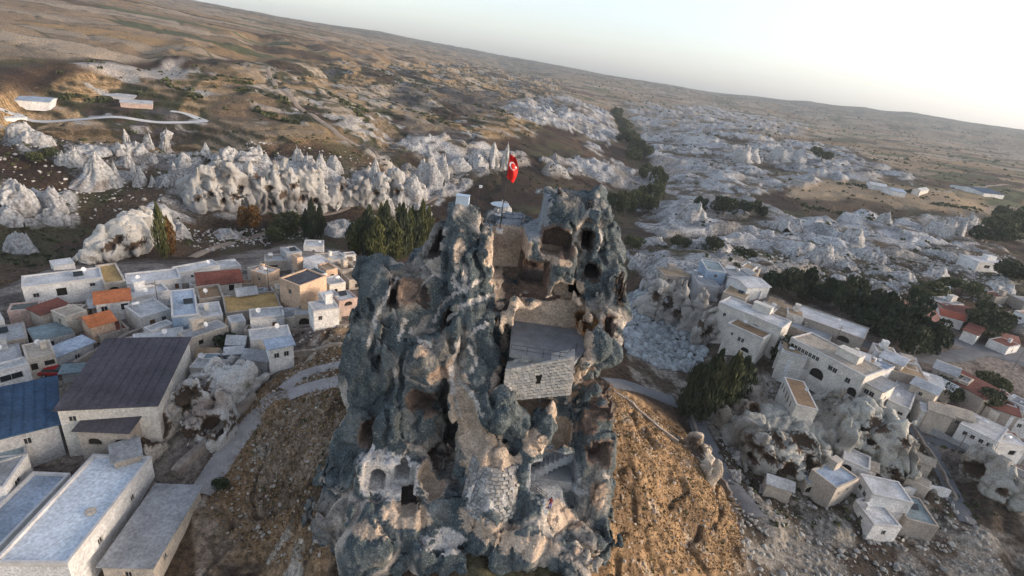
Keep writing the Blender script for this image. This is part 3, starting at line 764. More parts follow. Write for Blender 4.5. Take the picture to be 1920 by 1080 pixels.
for p0, y0, p1, y1, r_ in [((690, 560), 54, (700, 690), 50, .3), ((832, 450), 57, (846, 660), 50, .34), ((758, 640), 50.5, (748, 770), 47.5, .3), ((888, 440), 57, (905, 560), 53.5, .24), ((730, 700), 49.5, (722, 850), 45.5, .28), ((1070, 420), 58, (1090, 500), 57, .22), ((1128, 430), 58.5, (1140, 560), 55.5, .3), ((870, 560), 52, (862, 690), 49, .3), ((820, 760), 47.8, (826, 850), 46, .3), ((1090, 740), 49.5, (1085, 860), 47.5, .3), ((780, 780), 47.5, (775, 850), 45.6, .25)]:
    q0, q1 = castle_hit(*p0), castle_hit(*p1); n_ = 6
    pts_ = [castle_hit(p0[0] + (p1[0] - p0[0]) * t / n_ + 5 * math.sin(t * 2.1), p0[1] + (p1[1] - p0[1]) * t / n_) for t in range(n_ + 1)]
    for a_, b_ in zip(pts_[:-1], pts_[1:]): K(cap(a_ + [0, .25, 0], b_ + [0, .25, 0], r_, r_ * 1.1, .45), 0, .25)
i, j, k = fc.band_idx(1.0)
x, y, z = fc.ax[0][i], fc.ax[1][j], fc.ax[2][k]
_sm = np.isin(fc.m[i, j, k], (FLR, WHT, DRK))
fc.d[i, j, k] += np.where(_sm, 0.05, 0.13) * (n3(x / .8, y / .8, z / .8) + 0.5 * n3(x / .38, y / .38, z / .38))
# bare patches of tuff where the weathered skin has come off
for px, py, yy, w, h, mt in [(935, 560, 53, 16, 120, TANM), (922, 470, 56, 22, 60, TANM), (945, 640, 51, 14, 70, TANM), (860, 460, 56, 24, 60, TANM), (930, 720, 48, 30, 50, TANM),
                             (720, 860, 44.5, 80, 22, WHT), (735, 915, 43.6, 90, 24, WHT), (735, 880, 44.4, 84, 60, WHT), (690, 855, 45.5, 26, 26, WHT), (890, 860, 45, 60, 90, TANM), (915, 925, 43.5, 100, 110, WHT), (905, 840, 45, 100, 80, TANM), (935, 862, 45, 90, 50, TANM), (866, 770, 47, 40, 150, TANM),
                             (825, 700, 48.6, 50, 40, TANM), (790, 660, 49.5, 40, 30, TANM), (760, 545, 53.6, 36, 46, TANM), (1045, 775, 49, 70, 60, TANM), (1030, 485, 57.5, 50, 14, TANM), (1000, 700, 49.5, 140, 90, WHT),
                             (1090, 700, 50.5, 60, 40, TANM), (1100, 800, 48.5, 40, 40, BRN), (1000, 830, 47.5, 50, 60, TANM), (1075, 548, 56, 44, 40, TANM), (845, 790, 47, 30, 70, TANM), (690, 1000, 42, 60, 30, TANM), (1120, 930, 45, 40, 70, TANM), (900, 990, 42, 160, 60, TANM), (1050, 965, 43, 150, 60, TANM), (765, 965, 43, 120, 50, TANM), (1000, 1030, 42, 200, 50, TANM), (840, 1010, 42, 120, 40, WHT)]:
    fc.paint(ell(castle_hit(px, py), (mpx(w, yy) / 2, 1.6, mpx(h, yy) / 2)), mt)
for px, py in [(906, 408), (912, 425), (920, 445), (928, 468), (934, 490), (937, 512), (936, 535), (934, 558), (934, 580), (938, 602), (943, 625), (946, 650), (943, 675)]:
    fc.paint(ell(castle_hit(px, py), (.55, 1.2, 1.2)), TANM, .35)
for line in [[(812, 602), (830, 566), (852, 553), (880, 538), (905, 522)], [(838, 602), (868, 572), (930, 552)], [(850, 652), (890, 620), (916, 606)], [(745, 522), (722, 560), (702, 600), (690, 652)], [(872, 496), (868, 528), (874, 548)], [(856, 702), (880, 738), (906, 782)], [(1124, 420), (1128, 446), (1126, 470)],
             [(880, 650), (892, 676), (880, 700)], [(858, 500), (850, 525), (862, 545)], [(770, 620), (788, 640), (810, 648)], [(760, 600), (745, 640)], [(845, 690), (850, 740), (862, 790)]]:
    for (xa, ya), (xb, yb) in zip(line[:-1], line[1:]):
        n_ = int(max(abs(xb - xa), abs(yb - ya)) / 3) + 1
        for t in range(n_): fc.paint(ell(castle_hit(xa + (xb - xa) * t / n_ + 1.5 * math.sin(t + xa), ya + (yb - ya) * t / n_), (.24, .5, .24)), 7, .08)
V, Q, m = fc.mesh()
nn = n3(V[:, 0] / 2.5, V[:, 1] / 2.5, V[:, 2] / 2.5); nf = n3(V[:, 0] / .7, V[:, 1] / .7, V[:, 2] / .7); nl = n3(V[:, 0] / 6 + 7, V[:, 1] / 6, V[:, 2] / 6)
skin = mixc(np.broadcast_to(C3(.070, .090, .098), V.shape), C3(.150, .165, .163), sstep(-.3, .7, nn + .5 * nl))
skin = mixc(skin, C3(.30, .25, .205), sstep(.16, .55, nl + .5 * nn) * .6)
stk = n3(V[:, 0] / .9, V[:, 1] / .9, V[:, 2] / 9); skin = skin * (1 + .28 * stk + .15 * nf)[:, None]
wx = V[:, 0] + .9 * n3(V[:, 0] / 3, V[:, 1] / 3, V[:, 2] / 3); wy = V[:, 1] + .9 * n3(V[:, 0] / 3 + 9, V[:, 1] / 3, V[:, 2] / 3)
_v, e1_ = facet3(wx / 5.2, wy / 5.2, V[:, 2] / 10)
vein = sstep(.085, .035, e1_) * sstep(-.22, .0, nl + .4 * nn) * .9
skin = mixc(skin, C3(.50, .44, .38), vein)
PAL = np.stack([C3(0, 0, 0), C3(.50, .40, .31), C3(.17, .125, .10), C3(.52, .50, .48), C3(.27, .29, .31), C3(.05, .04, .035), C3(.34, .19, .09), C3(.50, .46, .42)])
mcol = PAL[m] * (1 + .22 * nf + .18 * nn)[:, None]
mcol = mixc(mcol, C3(.30, .20, .14), np.where(m == 1, sstep(.1, .6, nl) * .7, 0))
cc = np.where((m == 0)[:, None], skin, mcol)
me = np_mesh('rock_body', V, Q, False)
set_col(me, 'Col', np.clip(cc, 0.01, 1)); set_float(me, 'lichen', (m == 0).astype(np.float32) * (1 - vein))

def rock_material(name='weathered_tuff', cell=0.22, veins=True):
    m_ = mat(name, (1, 1, 1), rough=0.92, attr='Col', scale=0.5, fine=0.28, bump=0.9, bscale=2.6, spec=0.15)
    nt = m_.node_tree; N = nt.nodes; L = nt.links; b = N['Principled BSDF']
    src = b.inputs['Base Color'].links[0].from_socket
    g = [n_ for n_ in N if n_.type == 'NEW_GEOMETRY'][0]
    at = N.new('ShaderNodeAttribute'); at.attribute_name = 'lichen'
    def mx(a, c, f, mode='MIX'):
        x_ = N.new('ShaderNodeMix'); x_.data_type = 'RGBA'; x_.blend_type = mode
        L.new(a, x_.inputs[6]); x_.inputs[7].default_value = c + (1,); L.new(f, x_.inputs[0]); return x_.outputs[2]
    def mr(s_, a, c, t0=0.0, t1=1.0):
        x_ = N.new('ShaderNodeMapRange'); x_.inputs[1].default_value = a; x_.inputs[2].default_value = c; x_.inputs[3].default_value = t0; x_.inputs[4].default_value = t1
        L.new(s_, x_.inputs[0]); return x_.outputs[0]
    def mul(a, c):
        x_ = N.new('ShaderNodeMath'); x_.operation = 'MULTIPLY'; L.new(a, x_.inputs[0])
        if hasattr(c, 'is_output'): L.new(c, x_.inputs[1])
        else: x_.inputs[1].default_value = c
        return x_.outputs[0]
    def nz(sc, det=4):
        t = N.new('ShaderNodeTexNoise'); t.inputs['Scale'].default_value = sc; t.inputs['Detail'].default_value = det; L.new(g.outputs['Position'], t.inputs['Vector']); return t
    # pale and dark lichen specks
    v1 = N.new('ShaderNodeTexVoronoi'); v1.inputs['Scale'].default_value = 2.6; L.new(g.outputs['Position'], v1.inputs['Vector'])
    s1 = mul(mul(mr(nz(6.5).outputs['Fac'], .54, .64), at.outputs['Fac']), .45)
    c1 = mx(src, (.30, .325, .31), s1)
    s2 = mul(mul(mr(nz(1.6, 8).outputs['Fac'], .50, .36), at.outputs['Fac']), .65)
    c2 = mx(c1, (.06, .072, .078), s2)
    if veins:   # light mineral veins along the joints
        wv = nz(0.45, 3)
        va = N.new('ShaderNodeVectorMath'); va.operation = 'MULTIPLY_ADD'; L.new(wv.outputs['Color'], va.inputs[0]); va.inputs[1].default_value = (5, 5, 5); L.new(g.outputs['Position'], va.inputs[2])
        vo = N.new('ShaderNodeTexVoronoi'); vo.feature = 'DISTANCE_TO_EDGE'; vo.inputs['Scale'].default_value = cell; L.new(va.outputs[0], vo.inputs['Vector'])
        ln = mul(mul(mr(vo.outputs['Distance'], .016, .008), mr(nz(0.3, 2).outputs['Fac'], .52, .58)), at.outputs['Fac'])
        c2 = mx(c2, (.52, .47, .42), ln)
    L.new(c2, b.inputs['Base Color'])
    return m_
castle = empty('rock_castle', (0, 56, 6))
tag(castle, 'towering blue-grey rock castle riddled with caves and openings in the centre', 'rock castle')
def cparent(o):
    o.parent = castle; o.matrix_parent_inverse = Matrix.Translation((0, -56, -6)); return o
cparent(new_obj('rock_body', me, None, rock_material(veins=False)))
# ------------------------------------------------------------------ houses
WALLC = {'white': (.74, .73, .71), 'cream': (.70, .655, .585), 'beige': (.56, .49, .41), 'stone': (.40, .35, .30), 'peach': (.62, .44, .31), 'blue': (.33, .43, .55), 'grey': (.40, .40, .40), 'pink': (.50, .38, .33), 'brown': (.22, .15, .12)}
ROOFC = {'white': (.60, .60, .60), 'bright': (.62, .68, .74), 'pale': (.52, .52, .52), 'grey': (.34, .35, .36), 'dark': (.10, .10, .115), 'purple': (.090, .082, .095), 'blue': (.045, .088, .155), 'skyblue': (.40, .47, .56), 'tan': (.38, .28, .18), 'straw': (.46, .31, .13), 'earth': (.30, .20, .12),
         'orange': (.50, .17, .07), 'red': (.36, .10, .06), 'redbrown': (.20, .075, .055), 'green': (.15, .17, .16), 'beige': (.44, .38, .31), 'teal': (.22, .28, .30), 'pinkred': (.42, .20, .15)}
def wmat(k): return mat('plaster_' + k, WALLC[k], col2=tuple(c * .7 + .02 for c in WALLC[k]), scale=.38, bump=.5, bscale=2.2, fine=.2)
def rmat(k): return mat('roof_' + k, ROOFC[k], col2=tuple(c * (.85 if k == 'bright' else .62) for c in ROOFC[k]), scale=.30, bump=.35, bscale=2.0, fine=.2, rough=.85)
PANE = mat('dark_glass', (.025, .03, .035), rough=.25, var=.2, fine=0, spec=.5)
INNER_SHADE = mat('interior_shade', (.03, .026, .022), rough=1, var=.2, fine=0)  # near black: the shade inside openings put into a colour
FRAME = mat('window_frame', (.45, .42, .38), var=.2)
TRIM = mat('parapet_coping', (.60, .58, .56), var=.25, scale=.7, bump=.2)
METAL = mat('galvanised_metal', (.42, .44, .46), rough=.5, metal=.6, var=.2)
TANKM = mat('white_enamel', (.7, .7, .7), rough=.4, var=.1)
DOORM = mat('brown_wood_door', (.16, .09, .06), var=.3, scale=3)

def wall_panel(mb, w, h, holes, T, dep=0.22):
    """vertical panel from (0,0) to (w,h); T maps (u, depth, v) to 3-D; holes are (u0,u1,v0,v1,arch)"""
    us = sorted({0, w} | {min(max(a, 0), w) for q in holes for a in q[:2]}); vs = sorted({0, h} | {min(max(a, 0), h) for q in holes for a in q[2:4]})
    for i in range(len(us) - 1):
        for j in range(len(vs) - 1):
            cu, cv = (us[i] + us[i + 1]) / 2, (vs[j] + vs[j + 1]) / 2
            if any(q[0] < cu < q[1] and q[2] < cv < q[3] for q in holes): continue
            mb.add([T(us[i], 0, vs[j]), T(us[i + 1], 0, vs[j]), T(us[i + 1], 0, vs[j + 1]), T(us[i], 0, vs[j + 1])], [(0, 1, 2, 3)])
    for u0, u1, v0, v1, ar in holes:
        c = [(u0, v0), (u1, v0), (u1, v1), (u0, v1)]
        for k in range(4):
            a, b = c[k], c[(k + 1) % 4]
            mb.add([T(a[0], 0, a[1]), T(a[0], dep, a[1]), T(b[0], dep, b[1]), T(b[0], 0, b[1])], [(0, 1, 2, 3)])
        if ar:   # spandrels that round the head of the opening
            r = (u1 - u0) / 2; uc = (u0 + u1) / 2; vc = v1 - min(r, (v1 - v0) * .6); hh = v1 - vc
            for sgn in (-1, 1):
                arc = [(uc + sgn * r * math.cos(t), vc + hh * math.sin(t)) for t in np.linspace(0, math.pi / 2, 6)]
                cor = (uc + sgn * r, v1)
                for a, b in zip(arc[:-1], arc[1:]):
                    q = [T(*((cor[0], .004, cor[1]))), T(a[0], .004, a[1]), T(b[0], .004, b[1])]
                    mb.add(q if sgn < 0 else q[::-1], [(0, 1, 2)])
                    mb.add([T(a[0], .004, a[1]), T(b[0], .004, b[1]), T(b[0], dep, b[1]), T(a[0], dep, a[1])], [(0, 1, 2, 3)])

def rect_from(A, B, C, h):
    zr = ground(*A)[2] + h
    for _ in range(5):
        a, b, c = atz(*A, zr), atz(*B, zr), atz(*C, zr)
        m = (b + c) / 2; zr = 0.5 * zr + 0.5 * (float(H(m[0], m[1])) + h)
    a, b, c = atz(*A, zr)[:2], atz(*B, zr)[:2], atz(*C, zr)[:2]
    e1 = b - a; W = np.linalg.norm(e1); e1 = e1 / W
    e2 = np.array([-e1[1], e1[0]]); D = float((c - a) @ e2)
    if D < 0:
        a = b; e1 = -e1; e2 = -e2; D = -D
    return a, e1, e2, W, D, zr
def house(name, label, cat, A, B, C, h, wall='white', roof='pale', kind='flat', win=None, par=0.35, group=None, extras='', rise=None):
    a, e1, e2, W, D, zr = rect_from(A, B, C, h)
    ctr = a + e1 * W / 2 + e2 * D / 2
    cs = [a, a + e1 * W, a + e2 * D, a + e1 * W + e2 * D]
    zb = min(float(H(c[0], c[1])) for c in cs) - 0.7
    Ht = zr - zb
    root = empty(name, (ctr[0], ctr[1], zb), math.atan2(e1[1], e1[0]))
    tag(root, label, cat, group)
    w2, d2 = W / 2, D / 2
    faces = {'f': (W, lambda u, d, v: (-w2 + u, -d2 + d, v)), 'r': (D, lambda u, d, v: (w2 - d, -d2 + u, v)),
             'b': (W, lambda u, d, v: (w2 - u, d2 - d, v)), 'l': (D, lambda u, d, v: (-w2 + d, d2 - u, v))}
    mb = MB(); wl = []
    rnd = random.Random(hash(label) % 9973 if False else len(label) * 131 + int(A[0]) * 7 + int(A[1]))
    auto = win is None or (not win and h >= 2.4 and rnd.random() < .75 and cat in ('house', 'building', 'shed', 'tower'))
    if auto:
        win = {}
        for k in ('f', 'r', 'l'):
            n = int(faces[k][0] // 4.2)
            if n and h > 2.4: win[k] = [((i + .5) / n + rnd.uniform(-.06, .06), 1.0, .8, 1.0) for i in range(n) if rnd.random() < .65]
    for k, (L_, T) in faces.items():
        hs = []
        for q in win.get(k, []):
            u, drop, w, hh = q[:4]; ar = len(q) > 4 and 'a' in q[4]; style = q[4] if len(q) > 4 else ''
            w = min(w, L_ * .6); u0 = min(max(u * L_ - w / 2, .15), L_ - w - .15); v1 = Ht - drop; v0 = max(v1 - hh, 0.1)
            if v1 - v0 < .3 or u0 < .05: continue
            if any(u0 < p[1] + .05 and u0 + w > p[0] - .05 and v0 < p[3] and v1 > p[2] for p in hs): continue
            hs.append((u0, u0 + w, v0, v1, ar)); wl.append((T, u0, u0 + w, v0, v1, style))
        wall_panel(mb, L_, Ht, hs, T)
    mb.add([(-w2, -d2, Ht - .02), (w2, -d2, Ht - .02), (w2, d2, Ht - .02), (-w2, d2, Ht - .02)], [(0, 1, 2, 3)])
    if kind == 'gable':
        rs = rise or D * .28
        for x in (-w2, w2):
            t = [(x, -d2, Ht), (x, d2, Ht), (x, 0, Ht + rs)]; mb.add(t if x > 0 else t[::-1], [(0, 1, 2)])
    if kind == 'shed':
        rs = rise or D * .12
        mb.add([(-w2, d2, Ht), (w2, d2, Ht), (w2, d2, Ht + rs), (-w2, d2, Ht + rs)], [(3, 2, 1, 0)])
        for x in (-w2, w2):
            t = [(x, -d2, Ht), (x, d2, Ht), (x, d2, Ht + rs)]; mb.add(t if x > 0 else t[::-1], [(0, 1, 2)])
    mb.build('wall', wmat(wall), root)
    for T, u0, u1, v0, v1, st in wl:
        if 'a' in st or 'o' in st:                       # open arch or unglazed opening: a dark sheet stands for the shade inside
            p = MB(); p.add([T(u0, .20, v0), T(u1, .20, v0), T(u1, .20, v1), T(u0, .20, v1)], [(0, 1, 2, 3)]); p.build('opening', INNER_SHADE, root); continue
        if 'd' in st:
            p = MB(); p.add([T(u0, .16, v0), T(u1, .16, v0), T(u1, .16, v1), T(u0, .16, v1)], [(0, 1, 2, 3)]); p.build('door', DOORM, root); continue
        f = MB(); t_ = .07
        for (p0, p1, q0, q1) in ((u0, u0 + t_, v0, v1), (u1 - t_, u1, v0, v1), (u0 + t_, u1 - t_, v0, v0 + t_), (u0 + t_, u1 - t_, v1 - t_, v1), ((u0 + u1) / 2 - .025, (u0 + u1) / 2 + .025, v0 + t_, v1 - t_)):
            c = [T(p0, .10, q0), T(p1, .10, q0), T(p1, .10, q1), T(p0, .10, q1), T(p0, .17, q0), T(p1, .17, q0), T(p1, .17, q1), T(p0, .17, q1)]
            f.add(c, [(0, 1, 2, 3), (0, 4, 5, 1), (1, 5, 6, 2), (2, 6, 7, 3), (3, 7, 4, 0)])
        wo = f.build('window', FRAME, root)
        p = MB(); p.add([T(u0 + .02, .18, v0 + .02), T(u1 - .02, .18, v0 + .02), T(u1 - .02, .18, v1 - .02), T(u0 + .02, .18, v1 - .02)], [(0, 1, 2, 3)]); p.build('pane', PANE, wo)
    if kind == 'flat':
        MB().box(-w2 + .12, w2 - .12, -d2 + .12, d2 - .12, Ht - .01, Ht + .08).build('roof', rmat(roof), root)
        if par:
            pm = MB(); t_ = .28
            pm.box(-w2 - .04, w2 + .04, -d2 - .04, -d2 + t_, Ht - .06, Ht + par); pm.box(-w2 - .04, w2 + .04, d2 - t_, d2 + .04, Ht - .06, Ht + par)
            pm.box(-w2 - .04, -w2 + t_, -d2 + t_, d2 - t_, Ht - .06, Ht + par); pm.box(w2 - t_, w2 + .04, -d2 + t_, d2 - t_, Ht - .06, Ht + par)
            pm.build('parapet', TRIM if wall in ('white', 'cream', 'blue') else wmat(wall), root)
    else:
        ov = .35; r = MB()
        if kind == 'gable':
            for s in (-1, 1):
                sl_ = rs / d2; y0, z0 = s * (d2 + ov), Ht - ov * sl_
                v = [(-w2 - ov, y0, z0), (w2 + ov, y0, z0), (w2 + ov, 0, Ht + rs), (-w2 - ov, 0, Ht + rs)]
                v = v + [(p[0], p[1], p[2] + .16) for p in v]
                f_ = [(0, 3, 2, 1), (4, 5, 6, 7), (0, 1, 5, 4), (1, 2, 6, 5), (2, 3, 7, 6), (3, 0, 4, 7)]
                r.add(v, f_ if s < 0 else [q[::-1] for q in f_])
        else:
            sl_ = rs / D; v = [(-w2 - ov, -d2 - ov, Ht - ov * sl_), (w2 + ov, -d2 - ov, Ht - ov * sl_), (w2 + ov, d2 + ov, Ht + rs + ov * sl_), (-w2 - ov, d2 + ov, Ht + rs + ov * sl_)]
            v = v + [(p[0], p[1], p[2] + .15) for p in v]
            r.add(v, [(0, 3, 2, 1), (4, 5, 6, 7), (0, 1, 5, 4), (1, 2, 6, 5), (2, 3, 7, 6), (3, 0, 4, 7)])
        ro = r.build('roof', rmat(roof), root)
        if 's' in extras:                                # standing seams of the sheet roof, each a batten
            n = int(W / 1.1); sm = MB().box(-.03, .03, -.5, .5, 0, .07).mesh('seam')
            Ls = math.hypot(D + 2 * ov, rs + 2 * ov * sl_)
            for i in range(1, n):
                s_ = new_obj('seam', sm, ro, rmat(roof)); s_.scale = (1, Ls, 1); s_.location = (-w2 + W * i / n, 0, Ht + rs / 2 + .15); s_.rotation_euler = (math.atan2(rs, D), 0, 0)
    zt = Ht + .08
    FOOT.append((ctr[0], ctr[1], math.hypot(W, D) / 2))
    if kind == 'flat' and not extras and h > 2.3 and W * D > 14: extras = rnd.choice(['c', 'dp', 't', 'cd', 'p', 'k', 'd', 'tc', 'kd', ''])
    if 'k' in extras:
        x, y = rnd.uniform(-.3, .1) * W, rnd.uniform(-.1, .25) * D; MB().box(x, x + W * .28, y, y + D * .3, zt - .1, zt + 1.9).box(x - .1, x + W * .28 + .1, y - .1, y + D * .3 + .1, zt + 1.9, zt + 2.02).build('stair_head', wmat(wall), root)
    if 'c' in extras: 
        x, y = rnd.uniform(-.3, .3) * W, rnd.uniform(0, .3) * D
        ch = MB().box(x - .35, x + .35, y - .35, y + .35, zt - .3, zt + 1.1).box(x - .42, x + .42, y - .42, y + .42, zt + 1.1, zt + 1.2).build('chimney', wmat(wall), root)
    if 'p' in extras:
        x, y = rnd.uniform(-.25, .15) * W, rnd.uniform(-.25, .1) * D; pm_ = MB(); pm_.add([(x, y, zt + .15), (x + 1.5, y, zt + .15), (x + 1.5, y + .9, zt + .75), (x, y + .9, zt + .75), (x, y, zt + .09), (x + 1.5, y, zt + .09), (x + 1.5, y + .9, zt + .69), (x, y + .9, zt + .69)], [(0, 1, 2, 3), (7, 6, 5, 4), (0, 4, 5, 1), (1, 5, 6, 2), (2, 6, 7, 3), (3, 7, 4, 0)]); pm_.tube((x + .1, y + .85, zt), (x + .1, y + .85, zt + .7), .03, n=4); pm_.tube((x + 1.4, y + .85, zt), (x + 1.4, y + .85, zt + .7), .03, n=4)
        pm_.build('solar_panel', PANE, root)
    if 't' in extras:
        x, y = rnd.uniform(-.3, .3) * W, rnd.uniform(-.2, .3) * D; tk = MB(); tk.tube((x - .6, y, zt + .9), (x + .6, y, zt + .9), .3, n=10); tk.tube((x - .5, y, zt), (x - .5, y, zt + .65), .04, n=5); tk.tube((x + .5, y, zt), (x + .5, y, zt + .65), .04, n=5)
        tk.build('water_tank', TANKM, root, True)
    if 'd' in extras:
        x, y = rnd.uniform(-.35, .35) * W, rnd.uniform(-.3, .3) * D; dm = MB(); n = 12
        dm.tube((x, y, zt), (x, y, zt + .8), .03, n=5)
        c = Vector((x, y - .1, zt + 1.0)); ax = Vector((.4, -.75, .5)).normalized(); u = ax.orthogonal().normalized(); w_ = ax.cross(u)
        vs = [c - ax * .12] + [c + (u * math.cos(t) + w_ * math.sin(t)) * .45 for t in np.linspace(0, 2 * math.pi, n, endpoint=False)]
        dm.add(vs, [(0, 1 + i, 1 + (i + 1) % n) for i in range(n)]); dm.build('satellite_dish', TANKM, root)
    return root, W, D, Ht
HS = house
FOOT = []
vg = None
# ---- village on the left, nearest first
hall = HS('hall', 'large hall under a sweeping dark purple-grey sheet roof', 'hall', (107,768), (293,759), (206,650), 6, 'cream', 'purple', 'shed', {'f': [(.12, 1.2, .9, .9)]}, rise=1.2, extras='s')
HS('lean_to', 'dark roofed arcade building with three low stone arches beside the purple hall', 'building', (143,806), (240,810), (160,774), 5.3, 'stone', 'purple', 'shed', {'f': [(.3, 1.3, 1.7, 1.1, 'a'), (.56, 1.3, 1.7, 1.1, 'a'), (.82, 1.3, 1.7, 1.1, 'a')]}, rise=.5)
HS('shed', 'bright blue roofed shed at the left edge below the hall', 'shed', (-25,828), (108,795), (-12,738), 5, 'grey', 'blue', 'shed', {}, rise=.5, extras='s')
HS('house', 'low house with worn grey-green flat roof below the blue roof', 'house', (-40,880), (52,852), (-5,826), 3.6, 'grey', 'teal', par=.2, win={})
HS('house', 'small white house with one dark window in its sloping right wall', 'house', (8,915), (52,852), (-50,888), 4, 'white', 'grey', win={'f': [(.45, 1.0, 1.3, .9)]}, par=.15)
HS('house', 'flat roofed house with pale blue roof and white parapet at lower left', 'house', (-115,1060), (-30,1062), (85,890), 3.6, 'white', 'skyblue', par=.45, win={}, extras=' ')
bigw = HS('house', 'big white flat roofed house with a round roof vent in the lower left', 'house', (-12,1060), (128,1062), (188,857), 4.6, 'white', 'bright', par=.5, win={'r': [(.3, 1.4, .8, 1.0), (.7, 1.4, .8, 1.0)]}, extras=' ')
HS('stone_shed', 'grey rubble stone shed at the back corner of the big white house', 'shed', (213,866), (262,852), (221,838), 4.2, 'stone', 'grey', 'shed', {}, rise=.4)
HS('house', 'house with plain grey sheet roof beside the pale footpath', 'house', (190,1060), (285,1062), (267,914), 2.6, 'beige', 'grey', 'shed', {}, rise=.3)
HS('house', 'white house with a wide dark window and yellow sign at left edge', 'house', (-20,704), (54,684), (-26,690), 4, 'white', 'pale', win={'f': [(.5, .7, 2.6, 1.1)]}, par=.3)
HS('roof_dormer', 'small peach box rising from the corner of the purple roof', 'dormer', (140,740), (158,724), (133,730), 6.6, 'peach', 'tan', win={}, par=0)
HS('house', 'beige flat roofed house above the red car', 'house', (50,676), (103,664), (36,650), 3.5, 'beige', 'beige', extras='', par=.2, win={'f': [(.2, .8, .8, 1.2, 'o'), (.75, .8, 1.2, .9, 'o')]})
HS('house', 'grey flat roofed house at left edge above the yellow sign', 'house', (-40,690), (42,672), (-46,662), 3, 'grey', 'pale', par=.2, win={})
HS('house', 'long low roof of pale blue sheets beside the alley wall', 'house', (104,670), (174,642), (97,655), 2.5, 'grey', 'skyblue', 'shed', {}, rise=.2)
HS('yard_shelter', 'cluttered blue tarpaulin shelter in a sunken yard', 'shelter', (66,642), (140,624), (58,614), 2.2, 'grey', 'teal', par=0, win={'f': [(.3, .5, 1.5, 1.5, 'o')]})
HS('house', 'grey earth roofed house at left edge behind the blue yard', 'house', (-30,650), (52,634), (-30,618), 2.5, 'stone', 'grey', par=.15, win={})
HS('pergola_house', 'house with dark framed grey roof left of the beige hut', 'house', (14,586), (72,580), (24,571), 3, 'pink', 'green', par=.25, win={})
HS('house', 'white house cut off by the left edge beside the dark framed roof', 'house', (-40,612), (8,602), (-34,576), 3.5, 'white', 'pale', win={})
HS('house', 'low house with brick-brown lean-to roof below the long white house', 'house', (76,590), (128,572), (70,578), 2.8, 'beige', 'redbrown', 'shed', {}, rise=.4)
HS('house', 'plain beige hut with blank end wall left of the orange roofs', 'house', (122,596), (163,583), (112,578), 3.5, 'beige', 'beige', par=.12, win={'l': [(.5, .8, .7, 1, 'o')]})
HS('house', 'white house under a bright orange roof with two dark windows', 'house', (179,570), (243,562), (180,554), 4, 'white', 'orange', 'shed', {'f': [(.22, .7, 1.0, 1.1), (.82, .6, 1.1, 1.3, 'o')]}, rise=.5)
HS('house', 'small peach walled house with orange gable roof', 'house', (170,612), (214,600), (168,592), 3.2, 'peach', 'orange', 'gable', {}, rise=1.0)
HS('courtyard', 'sunken courtyard with dark red floor in front of peach gable', 'courtyard', (186,632), (242,617), (196,608), 1.2, 'stone', 'redbrown', par=.25, win={})
HS('house', 'long white house with stepped roof at the left end of the terrace', 'house', (41,541), (193,522), (46,519), 4.6, 'white', 'white', win={'f': [(.14, 1.3, .9, .9), (.45, .9, 1.5, 1.6, 'o'), (.85, .7, .9, .7)]}, par=.3)
HS('arch_house', 'straw coloured arched stone ruin between two long white houses', 'ruin', (196,536), (236,530), (190,500), 4, 'beige', 'straw', win={'f': [(.4, .5, 2.4, 2.0, 'a')]}, par=.5)
HS('house', 'long white house right of the arched ruin', 'house', (238,536), (340,524), (238,515), 3.6, 'white', 'white', win={'f': [(.3, .9, .8, 1.2, 'o'), (.6, .9, .7, .8), (.9, .8, .7, 1.2, 'd')]}, extras='d')
HS('house', 'white terrace house with plants along its roof below the long white house', 'house', (245,563), (318,548), (243,545), 3, 'white', 'white', win={'f': [(.5, .8, 1.2, .8)]}, par=.5)
HS('house', 'pale flat roofed house right of the dark red courtyard', 'house', (264,598), (320,582), (258,570), 3.2, 'cream', 'pale', win={'f': [(.35, .8, .9, 1.4, 'd'), (.75, .8, .8, .9)]})
HS('house', 'tall house with blue painted wall and blue-grey roof', 'house', (322,596), (372,590), (312,547), 5, 'blue', 'skyblue', win={}, par=.2)
HS('house', 'small white flat roof above the grey alley house', 'house', (283,624), (326,609), (281,613), 3, 'white', 'white', win={})
HS('house', 'grey flat roofed house bordering the purple hall roof', 'house', (252,648), (347,632), (282,623), 3, 'cream', 'pale', par=.15, win={'f': [(.5, .9, .9, .9)]}, extras='d')
HS('house', 'beige long house end with rounded corner above the garden', 'house', (352,638), (428,612), (340,622), 3, 'beige', 'grey', par=.1, win={'f': [(.3, .8, .8, .9, 'o')]})
HS('house', 'grey flat roofed house right of the blue painted wall', 'house', (374,598), (418,592), (372,571), 3.3, 'cream', 'pale', par=.2, win={'f': [(.5, .8, .8, 1.0)]})
HS('roofless_house', 'open brown floored house with low broken walls beside the blue wall', 'ruin', (374,566), (420,560), (368,542), 2.4, 'stone', 'earth', par=.6, win={})
HS('house', 'red-brown gabled house with cream end wall', 'house', (372,536), (453,528), (368,512), 3.6, 'cream', 'redbrown', 'gable', {'f': [(.75, .5, 1.0, 1.4, 'o')]}, rise=1.3)
HS('house', 'low white house behind the red-brown gable', 'house', (336,514), (412,499), (338,500), 3.2, 'white', 'white', win={'f': [(.3, .8, .6, .7)]})
HS('house', 'small white roofed house right behind the red-brown gable', 'house', (413,506), (452,500), (412,491), 3, 'white', 'white', win={}, extras='t')
HS('house', 'small peach walled house with white roof behind the straw yard', 'house', (470,510), (500,518), (487,497), 4, 'peach', 'white', win={'f': [(.5, .8, .6, .8)]})
HS('house', 'tall peach house with dark roof framed by a white parapet', 'house', (524,524), (562,539), (557,499), 6, 'peach', 'dark', par=.35, win={'f': [(.5, 1.3, .8, 1.0)], 'r': []})
